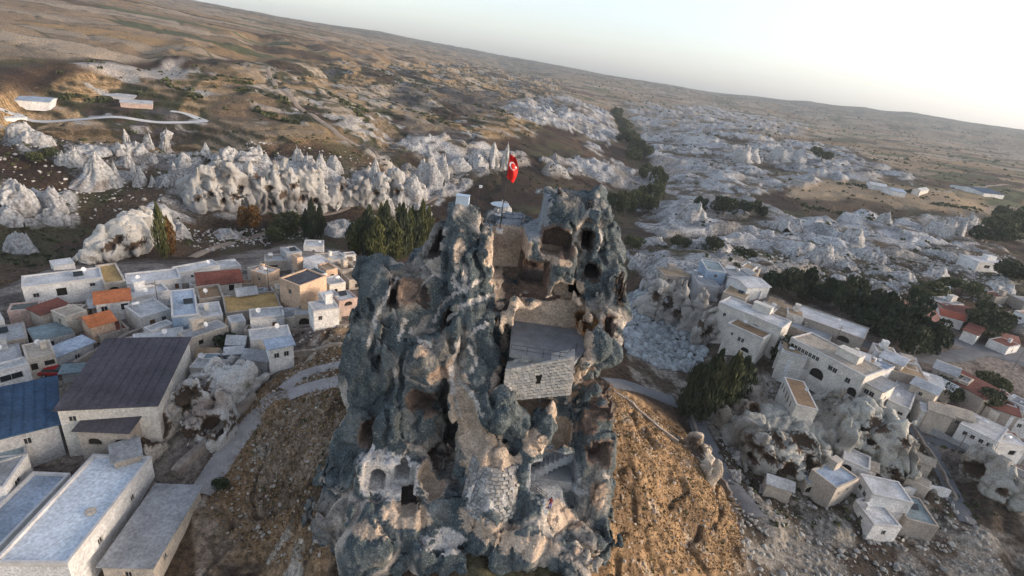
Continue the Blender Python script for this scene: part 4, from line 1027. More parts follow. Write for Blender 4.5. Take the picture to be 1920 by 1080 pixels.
HS('house', 'bluish white annex in front of the dark framed roof', 'house', (527,545), (562,553), (535,535), 3, 'white', 'skyblue', win={})
HS('straw_yard', 'walled yard heaped with golden straw', 'yard', (423,590), (528,578), (424,557), 1.8, 'stone', 'straw', par=.35, win={})
HS('house', 'white flat roofed house in front of the straw yard', 'house', (469,600), (533,594), (471,582), 3.4, 'white', 'pale', win={'f': [(.7, .9, .8, 1.4, 'd')]}, extras='d')
HS('house', 'small grey roofed house left of the white roof before the straw yard', 'house', (433,607), (461,602), (431,593), 3, 'cream', 'pale', par=.15, win={})
HS('house', 'white house with paired roof slabs next to the castle rock', 'house', (588,585), (636,578), (585,567), 4, 'white', 'white', win={'f': [(.25, 1, .7, .9)]}, par=.2)
HS('house', 'upper white storey behind the paired roof slabs', 'house', (606,561), (636,556), (606,548), 3.6, 'cream', 'white', win={'f': [(.2, .7, .7, 1, 'o')]}, par=.2)
HS('arch_house', 'grey stone box with one dark arch above the long retaining wall', 'building', (553,592), (587,590), (555,583), 2.6, 'stone', 'grey', win={'f': [(.5, .6, 1.9, 1.4, 'a')]}, par=.15)
HS('house', 'house with coral red roof patch and grey right half', 'house', (470,640), (546,630), (463,620), 3, 'cream', 'pale', par=.25, win={'r': [(.5, .8, .8, 1.2, 'o')]})
HS('house', 'white house with blue sheet roof below the coral roof', 'house', (504,655), (550,646), (501,642), 4.2, 'white', 'skyblue', 'shed', {'f': [(.3, 1, .8, 1), (.7, 1, .8, 1)]}, rise=.3)
HS('house', 'grey gabled shed beside the blue sheet roof', 'shed', (455,672), (500,676), (470,655), 2.6, 'grey', 'grey', 'gable', {}, rise=.9)
HS('house', 'pale flat roofed house below the round bush in the gardens', 'house', (355,690), (425,694), (372,668), 2.6, 'cream', 'pale', par=.2, win={})
HS('house', 'long beige house with deep eaves on the upper village edge', 'house', (496,492), (538,491), (497,480), 3.2, 'beige', 'pale', win={'f': [(.4, .8, 1.8, .5, 'o')]})
HS('house', 'grey two storey house beside the long beige one at village top', 'house', (538,478), (566,474), (538,465), 4.5, 'grey', 'pale', win={})
HS('house', 'white topmost house of the village under the dark trees', 'house', (569,463), (606,464), (571,451), 3.4, 'white', 'white', win={'f': [(.5, .9, .7, .7)]})
HS('tower', 'slender peach stair tower behind the dark framed roof', 'tower', (557,484), (568,482), (556,476), 5.2, 'peach', 'tan', win={}, par=.1)
HS('house', 'white sloping roofed house right of the peach stair tower', 'house', (580,502), (617,492), (588,486), 3, 'cream', 'white', 'shed', {}, rise=.6)
HS('house', 'narrow house with green-black roof right of the dark framed roof', 'house', (592,519), (613,513), (598,500), 3.4, 'cream', 'green', par=.2, win={'r': [(.5, .8, .7, .9)]})
HS('house', 'peach fronted house among the ruins near the castle', 'house', (612,509), (633,505), (614,494), 4, 'peach', 'tan', win={'f': [(.5, .9, .9, 1.3, 'o')]}, par=.3)
HS('house', 'pale house with low dome roof at the back of the ruins', 'house', (622,487), (650,482), (620,474), 2.6, 'cream', 'pale', win={'f': [(.5, .6, .8, 1, 'o')]}, par=.2)
HS('ruin', 'roofless beige ruin right of the peach front', 'ruin', (638,512), (668,507), (640,494), 2.6, 'beige', 'earth', win={'f': [(.3, .5, .8, 1.2, 'o'), (.7, .5, .8, .9, 'o')]}, par=.7)
HS('ruin', 'crumbling stone walls nearest the castle rock', 'ruin', (655,532), (684,527), (652,513), 2.2, 'stone', 'tan', win={'f': [(.5, .3, 1, 1, 'o')]}, par=.9)
HS('house', 'white walled house with broken terrace left of the stone tower', 'house', (618,537), (648,532), (616,521), 3, 'cream', 'white', win={'f': [(.4, .8, .7, .9, 'o')]}, par=.4)
HS('stone_tower', 'squat reddish stone tower with white roof beside the castle rock', 'tower', (636,567), (670,560), (634,549), 3.6, 'pink', 'white', win={'f': [(.5, .2, 1.6, .9, 'a')]}, par=.3)
HS('house', 'small white cube at the foot of the white cliff ridge', 'house', (100,500), (140,494), (100,488), 2.2, 'white', 'white', win={}, par=.1)
# ---- hotels and houses on the right
w3 = [(.06 + .1 * i, 1.1, .75, 1.0) for i in range(8)]
HS('hotel', 'long cream hotel with big dark arch and terrace roofs', 'hotel', (1348,568), (1466,617), (1356,553), 7, 'cream', 'white', win={'f': [(.14, 2, .8, 1), (.34, 2.6, .7, 1), (.40, 2.6, .7, 1), (.47, 2.6, .7, 1), (.64, 1.6, 4.0, 3.2, 'a'), (.80, 2.2, 1.0, 1.4), (.87, 2.2, 1.0, 1.4)]}, par=.4)
HS('hotel_wing', 'lower cream wing with walled roof garden below the big dark arch', 'hotel wing', (1364,608), (1430,638), (1376,596), 6, 'cream', 'earth', win={'f': [(.2, 1.5, .6, .8), (.42, 1.8, .7, 1.2), (.52, 1.8, .7, 1.2), (.66, 3.8, 2.0, 1.2, 'a')]}, par=.5)
HS('hotel', 'cream hotel with a long row of small windows over arcaded bays', 'hotel', (1483,634), (1622,708), (1510,619), 7.5, 'cream', 'cream' if False else 'beige', win={'f': [(.05 + .052 * i, 1.0, .8, 1.1) for i in range(8)] + [(.10, 3.6, 3.2, 2.6, 'a'), (.28, 3.6, 3.6, 2.6, 'a'), (.48, 3.6, 3.2, 2.4, 'a'), (.60, 1.4, 1.0, 1.2), (.66, 1.4, 1.0, 1.2), (.84, 2, 1.1, 1.3), (.89, 2, 1.1, 1.3), (.95, 3.5, 2.0, 2.0, 'a')]}, par=.3)
HS('terrace', 'blue-grey paved hotel terrace below the arcaded bays', 'terrace', (1466,684), (1552,706), (1474,664), 2.6, 'cream', 'teal', win={}, par=.4)
HS('hotel', 'upper hotel row with white roofs above the window row', 'hotel', (1487,590), (1620,638), (1500,572), 4, 'stone', 'white', win={'f': [(.2, 1, .8, 1), (.75, .8, 3, 1.6, 'a')]}, par=.35, extras='t')
HS('house', 'grey walled lane building between the two hotels', 'building', (1478,612), (1556,640), (1490,600), 3, 'stone', 'grey', win={'f': [(.8, .9, 2.2, 1.4, 'a')]}, par=.25)
HS('house', 'tall house with brown earth roof standing alone in the hollow', 'house', (1493,759), (1470,707), (1525,751), 9, 'cream', 'earth', win={'f': [(.10, 1.0, .8, 1.5), (.17, 1.0, .8, 1.5), (.24, 1.0, .8, 1.5), (.42, 1.0, .8, 1.7), (.49, 1.0, .8, 1.7), (.56, 1.0, .8, 1.7), (.74, 1.0, .8, 1.5), (.81, 1.0, .8, 1.5), (.30, 5.2, .6, .8), (.52, 4.0, 1.7, 2.3, 'a'), (.75, 4.0, .6, 1.0), (.85, 4.0, .6, 1.0)]}, par=.12)
HS('house', 'cream house with three dark windows under a grey sheet roof', 'house', (1612,712), (1656,735), (1631,699), 6, 'cream', 'grey', 'shed', {'f': [(.2, 1.2, 1.0, 1.2), (.42, 1.2, 1.0, 1.2), (.64, 1.2, 1.0, 1.2)], 'r': [(.5, 2, .8, 1)]}, rise=.4)
HS('house', 'small walled house with roof terrace left of the three windows', 'house', (1560,714), (1594,727), (1572,703), 3.6, 'beige', 'grey', win={'f': [(.7, 1, 1.2, 1.0, 'o')]}, par=.5)
HS('house', 'white corner house with scattered windows at the hotel row end', 'house', (1664,752), (1706,770), (1716,722), 6, 'white', 'pale', win={'f': [(.3, 1.6, .9, 1), (.7, 1.2, 1.0, .8)], 'r': [(.15, .9, 1.4, .8), (.3, 2.5, .9, .9), (.65, 1.2, .9, .8)]}, par=.4)
HS('house', 'tan earth roofed house behind the white corner house', 'house', (1655,690), (1738,712), (1664,668), 3.6, 'stone', 'tan', win={}, par=.15)
HS('terrace', 'white railed roof terrace between hotel and corner house', 'terrace', (1610,682), (1650,702), (1632,668), 4.2, 'white', 'skyblue', win={}, par=.45)
HS('house', 'white house with two triple windows beside the lower right lane', 'house', (1800,795), (1872,830), (1836,780), 5, 'white', 'pale', win={'f': [(.22, 1.0, .8, 1), (.32, 1.0, .8, 1), (.42, 1.0, .8, 1), (.64, 1.0, .8, 1), (.74, 1.0, .8, 1), (.84, 1.0, .8, 1)]}, par=.15)
HS('house', 'white house end at the right edge beside the triple windows', 'house', (1874,832), (1928,838), (1882,812), 4.2, 'white', 'white', win={'f': [(.6, 1.4, 1.6, 1.2, 'o')]}, par=.2)
HS('house', 'long red-brown roofed house behind the olive trees', 'house', (1764,703), (1846,748), (1788,691), 4, 'stone', 'redbrown', 'shed', {}, rise=.5)
HS('house', 'red-brown roofed house at the right edge with blue awning', 'house', (1850,760), (1912,782), (1872,743), 4, 'stone', 'redbrown', 'shed', {}, rise=.5)
HS('house', 'white fronted house with pinkish red roof beyond the pines', 'house', (1680,588), (1768,612), (1712,572), 5, 'white', 'pinkred', 'shed', {'f': [(.12, 1.2, 1, 1), (.38, 1.2, 1, 1), (.5, 1.2, 1, 1), (.86, 1.2, 1.4, 1.2)]}, rise=.6)
HS('house', 'dark red roofed house left of the pinkish roof beyond the pines', 'house', (1656,573), (1698,578), (1662,560), 3.6, 'white', 'redbrown', 'shed', {}, rise=.5)
HS('house', 'grey-brown roofed long house right of the pinkish roof', 'house', (1782,588), (1842,597), (1772,566), 3.6, 'stone', 'redbrown', 'gable', {}, rise=1.0)
HS('house', 'white walled cottage with small red roof by the upper street', 'house', (1764,590), (1808,602), (1770,580), 3.2, 'white', 'red', 'gable', {}, rise=.9)
HS('house', 'cream building with pale roof at the far end of the street', 'building', (1846,606), (1886,598), (1850,592), 3.5, 'cream', 'pale', win={}, par=.2)
HS('cave_hotel', 'white walled cave hotel block with two dark square windows', 'cave hotel', (1636,928), (1612,889), (1684,905), 5, 'white', 'white', win={'f': [(.30, 1.2, 1.1, 1.1), (.62, 1.2, 1.1, 1.1)]}, par=.3)
HS('cave_hotel', 'beige walled cave hotel wing with narrow white roof walk', 'cave hotel', (1568,918), (1610,899), (1556,868), 5, 'beige', 'skyblue', win={'f': [(.25, 1.3, .7, .7), (.62, 1.2, .7, .7)]}, par=.35)
HS('courtyard', 'pale blue courtyard with two arches in the cave hotel', 'courtyard', (1514,908), (1556,912), (1510,882), 3, 'beige', 'skyblue', win={'f': [(.25, .5, 2.2, 1.6, 'a'), (.75, .5, 2.2, 1.6, 'a')]}, par=.2)
HS('cave_hotel', 'curved white upper terrace with two arches at the cliff foot', 'terrace', (1580,862), (1630,884), (1600,846), 3.6, 'white', 'white', win={'f': [(.25, .6, 1.8, 1.8, 'a'), (.7, .6, 2.4, 1.8, 'a')]}, par=.4)
HS('house', 'white roofed house at the bottom right below the cave hotel', 'house', (1638,985), (1690,990), (1650,945), 3.2, 'white', 'white', win={}, par=.3)
HS('house', 'grey roofed house under the bottom right terrace wall', 'house', (1700,975), (1760,990), (1720,935), 3, 'stone', 'teal', win={}, par=.3)
# ---- scattered houses on the rocks behind
HS('house', 'blue-grey cube house on the rocks above the cream hotel', 'house', (1326,506), (1362,512), (1334,490), 4, 'blue', 'teal', win={}, par=.2)
HS('house', 'straw roofed house beside the walled rock path', 'house', (1246,516), (1294,520), (1252,502), 2.6, 'stone', 'tan', win={}, par=.1)
HS('house', 'tan roofed house directly behind the cream hotel', 'house', (1356,548), (1398,562), (1366,532), 3, 'beige', 'tan', win={}, par=.15)
HS('house', 'grey stone house with stepped walls on the rock path', 'house', (1310,534), (1350,540), (1318,516), 3.2, 'grey', 'grey', win={'f': [(.4, .8, .7, 1)]}, par=.3)
HS('canopy_house', 'white tented pavilion roof beside the dark pines', 'pavilion', (1402,540), (1444,538), (1408,518), 3, 'white', 'white', 'gable', {}, rise=.8)
HS('house', 'grey walled ruin behind the white pavilion', 'ruin', (1372,520), (1412,522), (1378,506), 3, 'grey', 'grey', win={}, par=.4)
HS('house', 'white house far right with dark windows among the upper trees', 'house', (1836,492), (1896,498), (1842,482), 4.5, 'white', 'white', win={'f': [(.3, 1, 3, 1.5), (.75, 1, 1.2, 1.2)]}, par=.3)
HS('house', 'small white cottage on the slope above the street', 'house', (1600,556), (1636,562), (1606,548), 3, 'white', 'pale', 'shed', {}, rise=.4)
# far farm sheds along the white road and in the plain
HS('farm_shed', 'long white and blue farm shed beside the white road', 'farm shed', (-40,183), (92,192), (-36,174), 1.2, 'white', 'skyblue', 'gable', {}, rise=.8)
HS('farm_shed', 'smaller pale farm shed above the white road', 'farm shed', (190,178), (250,184), (190,172), 1.8, 'white', 'pale', 'gable', {}, rise=.8)
HS('farm_shed', 'low white farm shed below the white road at left edge', 'farm shed', (8,222), (50,220), (8,214), 1.8, 'white', 'white', 'gable', {}, rise=1)
HS('farm_shed', 'pinkish farm shed on the upper left field', 'farm shed', (36,168), (90,170), (36,163), 1.8, 'pink', 'pale', 'gable', {}, rise=1)
HS('farm_shed', 'long grey farm shed inside the white road bend', 'farm shed', (225,192), (285,196), (225,186), 1.8, 'pink', 'pale', 'gable', {}, rise=1)
HS('warehouse', 'blue roofed warehouse far out on the right plain', 'warehouse', (1846,362), (1884,366), (1848,353), 3.5, 'white', 'blue', 'gable', {}, rise=2)
HS('farm_shed', 'white farm shed in the middle of the right plain', 'farm shed', (1632,346), (1664,352), (1634,342), 3, 'white', 'white', 'gable', {}, rise=1.5)
HS('farm_shed', 'pale blue farm shed right of the plain\'s white shed', 'farm shed', (1674,358), (1700,362), (1676,354), 3, 'white', 'skyblue', 'gable', {}, rise=1.5)
HS('farm_shed', 'small pale shed beside the track on the right plain', 'farm shed', (1726,358), (1742,356), (1726,353), 3, 'cream', 'pale', 'gable', {}, rise=1.5)

# ---- infill: small houses and sheds squeezed between the named ones
def infill(poly, n, group, label, smin, smax, hmin, hmax, walls, roofs, tries=900, tight=.82):
    k = 0; rd = random.Random(5 + n)
    P = poly; xs = [p[0] for p in P]; ys = [p[1] for p in P]; arr = np.array(P, float)
    for _ in range(tries):
        if k >= n: break
        px, py = rd.uniform(min(xs), max(xs)), rd.uniform(min(ys), max(ys))
        if not in_poly(arr, np.array([px]), np.array([py]))[0]: continue
        g = ground(px, py); s = rd.uniform(smin, smax); r_ = s * .62
        if any(math.hypot(g[0] - f[0], g[1] - f[1]) < (r_ + f[2]) * tight for f in FOOT): continue
        d = depth_of(g); w = s * FPX / d; sl = rd.uniform(-.22, .05) if px < 900 else rd.uniform(.25, .5)
        A = (px - w / 2, py); B = (px + w / 2, py + w * sl); C = (px - w / 2 + w * rd.uniform(0, .15), py - w * rd.uniform(.28, .42))
        kd = rd.choice(['flat', 'flat', 'flat', 'shed', 'gable'])
        wk, rk = rd.choice(walls), rd.choice(roofs)
        house(rd.choice(['house', 'house', 'shed', 'annex']), 'small ' + wk + ' house with ' + {'flat': 'flat ', 'shed': 'sloping ', 'gable': 'gabled '}[kd] + {'pale': 'pale grey', 'teal': 'blue-grey', 'skyblue': 'pale blue', 'redbrown': 'red-brown', 'pinkred': 'pinkish red'}.get(rk, rk) + ' roof ' + label, 'house', A, B, C, rd.uniform(hmin, hmax), wk, rk, kd, None, par=rd.choice([.12, .25, .4]), group=group, rise=None if kd != 'gable' else .9); k += 1
    return k
infill([(0,700),(60,600),(240,560),(480,500),(660,480),(650,560),(540,640),(440,690),(300,650),(140,700)], 34, 'small infill houses of the left village', 'squeezed into the left village', 2.6, 4.6, 1.6, 3.0, ['white', 'cream', 'beige', 'stone', 'grey'], ['pale', 'grey', 'beige', 'white', 'teal', 'earth', 'tan'])
infill([(1240,505),(1420,500),(1440,560),(1500,575),(1480,640),(1360,560)], 14, 'small houses behind the cream hotel', 'on the rocks behind the cream hotel', 3, 5.5, 1.8, 3.2, ['white', 'cream', 'beige', 'stone', 'grey'], ['pale', 'grey', 'beige', 'white', 'tan'])
infill([(1540,640),(1660,650),(1780,720),(1920,760),(1920,860),(1780,780),(1700,790),(1600,760),(1540,730)], 24, 'small houses along the lower right lanes', 'crowded along the lower right lanes', 3.2, 6, 2, 4, ['white', 'cream', 'beige', 'stone', 'white'], ['pale', 'grey', 'white', 'tan', 'redbrown', 'beige'], 1500, .66)
infill([(1440,760),(1600,770),(1740,860),(1760,960),(1600,960),(1440,930)], 10, 'small cave house fronts in the lower right hollow', 'among the caves at lower right', 3, 5, 1.8, 3.4, ['white', 'cream', 'beige', 'stone'], ['pale', 'white', 'skyblue', 'beige'], 1500, .7)
infill([(1640,540),(1920,540),(1930,690),(1800,640),(1700,600)], 12, 'small houses above the upper street', 'above the upper right street', 4, 7, 2, 3.6, ['white', 'cream', 'stone'], ['pale', 'redbrown', 'grey', 'pinkred', 'white'])
infill([(1350,575),(1500,585),(1640,660),(1770,740),(1720,800),(1600,760),(1480,700),(1400,640)], 22, 'pale houses stepping down between the hotels', 'stepping down between the hotels', 3.6, 7, 3, 6, ['cream', 'white', 'cream', 'beige'], ['pale', 'beige', 'white', 'tan'], 2500, .60)
infill([(1650,650),(1780,680),(1925,720),(1925,880),(1800,830),(1740,790),(1690,720)], 18, 'pale houses at the right edge of town', 'packed near the right edge', 3.4, 6.5, 2.4, 4.5, ['cream', 'white', 'beige', 'stone'], ['pale', 'beige', 'white', 'tan', 'grey'], 2500, .55)
infill([(440,690),(560,640),(660,590),(660,470),(560,470),(330,500),(250,640),(300,690)], 16, 'ruined sheds among the left yards', 'tucked into the left yards', 1.8, 3.2, 1.2, 2.4, ['beige', 'stone', 'cream', 'white'], ['tan', 'pale', 'earth', 'grey'], 2500, .55)
# ------------------------------------------------------------------ standing rocks
TUFFM = mat('pale_tuff', (1, 1, 1), rough=.95, attr='Col', scale=.12, fine=.35, bump=.8, bscale=.5, spec=.1)
def rock_mesh(name, seed, prof, n=40, m=26, wob=.22, colr=(.45, .44, .42), base=(.24, .21, .185), squash=1.0, lean=(0, 0)):
    """unit rock (radius 1, height 1) turned from a profile, pushed about by noise"""
    V = []; t = np.linspace(0, 1, m); r = np.interp(t, *zip(*prof)); th = np.linspace(0, 2 * np.pi, n, endpoint=False)
    for i in range(m):
        x, y = np.cos(th), np.sin(th) * squash; z = np.full(n, t[i])
        q = 1 + wob * (n3(x * 1.4 + seed, y * 1.4 + seed * 2, z * 2.2 + seed) + .6 * n3(x * 3 + seed, y * 3, z * 4.5)) + .5 * wob * np.sin(th * 5 + seed) * t[i] * (1 - t[i]) * 2
        fl = 1 - np.abs(n3(x * 3.2 + seed * 3, y * 3.2, z * .9)) * 2; q = q + .26 * (fl - .4) * min(1, t[i] * 5) + .10 * n3(x * 7 + seed, y * 7, z * 9)
        V.append(np.stack([x * r[i] * q + lean[0] * t[i] ** 1.5, y * r[i] * q + lean[1] * t[i] ** 1.5, z * (1 + .12 * n3(x * 2 + 4, y * 2 + seed, z * 0))], 1))
    V = np.concatenate(V); top = len(V); V = np.vstack([V, [[lean[0], lean[1], 1.0]]])
    F = [(i * n + j, i * n + (j + 1) % n, (i + 1) * n + (j + 1) % n, (i + 1) * n + j) for i in range(m - 1) for j in range(n)]
    F += [((m - 1) * n + j, (m - 1) * n + (j + 1) % n, top, top) for j in range(n)]
    me = bpy.data.meshes.new(name); me.from_pydata(V.tolist(), [], [f if f[2] != f[3] else f[:3] for f in F]); me.polygons.foreach_set('use_smooth', [True] * len(me.polygons)); me.update()
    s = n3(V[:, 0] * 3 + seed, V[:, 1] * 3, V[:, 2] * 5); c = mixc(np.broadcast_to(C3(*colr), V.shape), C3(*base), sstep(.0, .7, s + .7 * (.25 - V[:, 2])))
    set_col(me, 'Col', c); me.materials.append(TUFFM); return me
CONE = [(0, 1.1), (.2, .85), (.55, .5), (.85, .22), (1, .05)]; BLUNT = [(0, 1.05), (.3, .95), (.6, .8), (.85, .5), (1, .12)]; FIN = [(0, 1.1), (.3, .8), (.7, .6), (.92, .35), (1, .1)]; HEAD = [(0, 1.0), (.35, .55), (.55, .42), (.7, .62), (.88, .6), (1, .15)]
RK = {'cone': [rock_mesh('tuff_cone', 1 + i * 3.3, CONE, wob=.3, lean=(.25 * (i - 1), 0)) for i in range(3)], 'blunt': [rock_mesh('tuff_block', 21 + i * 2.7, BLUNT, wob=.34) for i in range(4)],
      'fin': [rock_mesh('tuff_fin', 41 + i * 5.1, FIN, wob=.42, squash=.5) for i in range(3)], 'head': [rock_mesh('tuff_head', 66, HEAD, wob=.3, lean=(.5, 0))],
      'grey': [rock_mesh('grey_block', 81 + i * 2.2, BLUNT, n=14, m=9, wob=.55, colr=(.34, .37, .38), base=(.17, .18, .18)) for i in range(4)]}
def crag_mesh(name, seed, el=1.0, colr=(.42, .41, .395), base=(.17, .145, .125), N=44, steep=.5):
    u = np.linspace(-1.15, 1.15, N); X, Y = np.meshgrid(u, u, indexing='ij')
    wx = X + .22 * n2(X * 2 + seed, Y * 2 + 4); wy = (Y + .22 * n2(X * 2 + 9, Y * 2 + seed)) / el
    r = np.hypot(wx, wy); f = np.clip(1.06 - r, 0, 1) ** steep
    rid = (1 - np.abs(n2(wx * 1.7 + seed, wy * 1.7 + seed)) * 1.9).clip(0, 1); rid2 = (1 - np.abs(n2(wx * 4.3 + seed, wy * 4.3)) * 1.8).clip(0, 1); rid3 = (1 - np.abs(n2(wx * 10 + seed, wy * 10)) * 1.6).clip(0, 1)
    sm = .5 + .5 * n2(wx * 1.3 + seed * 2, wy * 1.3)
    h = f * (.40 + .34 * sm + .20 * rid + .13 * rid2 * (.4 + rid) + .06 * rid3) + .02 * n2(wx * 16, wy * 16)
    h = h + .05 * f * np.sin(h * 22 + 3 * n2(wx * 2, wy * 2)); h = h / h.max(); h = np.where(r > 1.06, -.15, h)
    V = np.stack([X, Y, h], -1).reshape(-1, 3); i, j = np.meshgrid(np.arange(N - 1), np.arange(N - 1), indexing='ij'); a = (i * N + j).ravel()
    F = np.stack([a, a + N, a + N + 1, a + 1], 1); F = F[(V[F][..., 2] > -.14).any(1)]
    me = np_mesh(name, V, F); g = np.hypot(*np.gradient(h)) * N / 2.3
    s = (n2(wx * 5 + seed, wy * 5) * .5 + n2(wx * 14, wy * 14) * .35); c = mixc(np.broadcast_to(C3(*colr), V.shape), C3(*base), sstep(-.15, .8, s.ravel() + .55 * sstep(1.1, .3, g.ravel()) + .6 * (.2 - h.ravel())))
    set_col(me, 'Col', c); me.materials.append(TUFFM); return me
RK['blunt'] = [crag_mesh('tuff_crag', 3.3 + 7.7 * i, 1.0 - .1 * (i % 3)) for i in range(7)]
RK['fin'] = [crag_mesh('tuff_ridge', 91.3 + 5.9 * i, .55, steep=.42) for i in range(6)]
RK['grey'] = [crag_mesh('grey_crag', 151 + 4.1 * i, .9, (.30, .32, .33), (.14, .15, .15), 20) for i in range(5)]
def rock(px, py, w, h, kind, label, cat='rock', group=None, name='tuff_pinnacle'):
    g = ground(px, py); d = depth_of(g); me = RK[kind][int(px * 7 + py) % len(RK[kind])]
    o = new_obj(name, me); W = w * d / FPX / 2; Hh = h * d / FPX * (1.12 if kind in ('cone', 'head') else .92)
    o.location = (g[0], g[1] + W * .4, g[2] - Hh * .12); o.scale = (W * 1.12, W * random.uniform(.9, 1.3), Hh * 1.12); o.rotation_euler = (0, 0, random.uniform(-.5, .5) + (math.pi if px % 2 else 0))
    tag(o, label, cat, group); return o
GP = 'white tuff pinnacles on the dark left slope'
for px, py, w, h, k, lb in [(177,345,56,52,'cone','biggest white tuff cone with a leaning tip on the left slope'),(205,345,34,26,'blunt','rounded white shoulder right of the biggest cone'),(215,343,18,38,'cone','slim curved white pinnacle right of the biggest cone'),
  (240,313,17,30,'blunt',''),(250,337,12,26,'cone',''),(263,347,22,29,'cone','squat white cone at the foot of the left slope'),(285,348,11,18,'cone',''),(311,347,17,16,'cone',''),(287,306,14,20,'fin',''),(223,288,26,24,'blunt','smooth white dome in the upper pinnacle row'),
  (239,283,16,44,'fin','tallest thin white spire in the upper pinnacle row'),(252,286,30,24,'blunt',''),(277,280,16,34,'fin','crooked white spire beside the swan-necked rock'),(306,283,24,34,'head','swan-necked white rock bending to the right'),(343,312,26,30,'fin','white rock with a dark split down its middle'),(325,318,7,16,'fin',''),
  (160,286,60,14,'blunt','low white ridge behind the biggest cone'),(190,284,40,10,'blunt',''),(385,297,22,24,'cone','white cone at the right end of the pinnacles'),(400,297,30,8,'blunt',''),(424,294,32,22,'blunt','chunky white rock with a square head'),(455,295,40,12,'blunt',''),(484,291,16,22,'fin',''),
  (140,312,24,42,'fin','white fluted wall left of the biggest cone'),(120,310,30,30,'fin',''),(60,268,50,26,'fin','long white spur at the far left slope'),(35,252,34,26,'fin','upper end of the white spur at far left'),(85,292,36,20,'blunt',''),
  (20,388,56,54,'blunt','large rounded boulder at the left edge'),(4,414,50,34,'blunt','white boulder under the large rounded one at the left edge'),(96,392,56,48,'fin','tilted striped rock pair right of the left edge boulders'),(92,414,44,32,'blunt',''),(30,474,54,46,'blunt','pale block alone in the dark valley at left'),
  (475,292,24,18,'blunt',''),(558,304,20,34,'fin',''),(578,314,22,30,'fin',''),(600,326,26,44,'fin','leaning white fin above the pale cliffs'),(625,318,26,30,'blunt','egg shaped white rock above the pale cliffs'),
  (702,352,34,44,'cone','tall rounded cone with a window hole in the cliff band'),(770,366,46,44,'blunt','brightest white knob in the cliff band'),(602,392,20,50,'fin','white column standing below the pale cliffs'),(725,392,24,30,'fin',''),
  (800,345,50,50,'fin','grey fluted cliff head at the right end of the band'),(828,338,30,56,'fin',''),(860,318,50,26,'fin',''),(895,312,40,26,'fin',''),(925,310,24,34,'cone',''),(945,315,20,40,'cone','pair of white cones behind the flag'),(560,390,60,22,'blunt',''),(640,440,60,30,'blunt','white rocks among the dark trees below the track'),(780,405,50,26,'blunt',''),(420,445,50,18,'blunt',''),
  (330,440,36,30,'blunt','')]:
    rock(px, py, w, h, k, lb or 'white tuff knob standing in the pale rocks across the left valley', 'rock', GP if not lb else 'white tuff pinnacles across the valley')
GR = 'pale boulders on the right slopes'
for px, py, w, h, lb in [(1540,492,44,40,'grey rock fin rising beside the tan field edge'),(1480,430,50,26,''),(1300,410,50,36,'grey dome rock above the canyon trees'),(1480,300,60,30,''),(1400,300,50,30,''),
  (1790,440,30,44,'upright pale pillar beside the green canyon'),(1815,438,26,46,'tallest pale pillar beside the green canyon'),(1765,440,40,30,''),(1600,450,40,26,''),(1660,420,24,26,''),(1590,500,30,14,''),(1605,522,24,12,'pair of round white stones on the brown bank'),(1575,524,22,10,''),(1760,520,50,20,''),(1880,545,40,18,''),(1700,525,40,16,''),
  (1640,490,44,30,''),(1350,470,40,18,''),(1230,460,40,18,''),(1200,500,40,24,''),(1220,540,34,40,'leaning pale slab at the foot of the rock path'),(1385,870,26,26,'pale green-white stacked boulders beside the lower lane'),(1380,900,18,26,''),(1375,850,16,16,'')]:
    rock(px, py, w, h, 'blunt', lb or 'pale rounded boulder on the right slopes', 'boulder', GR, 'boulder')

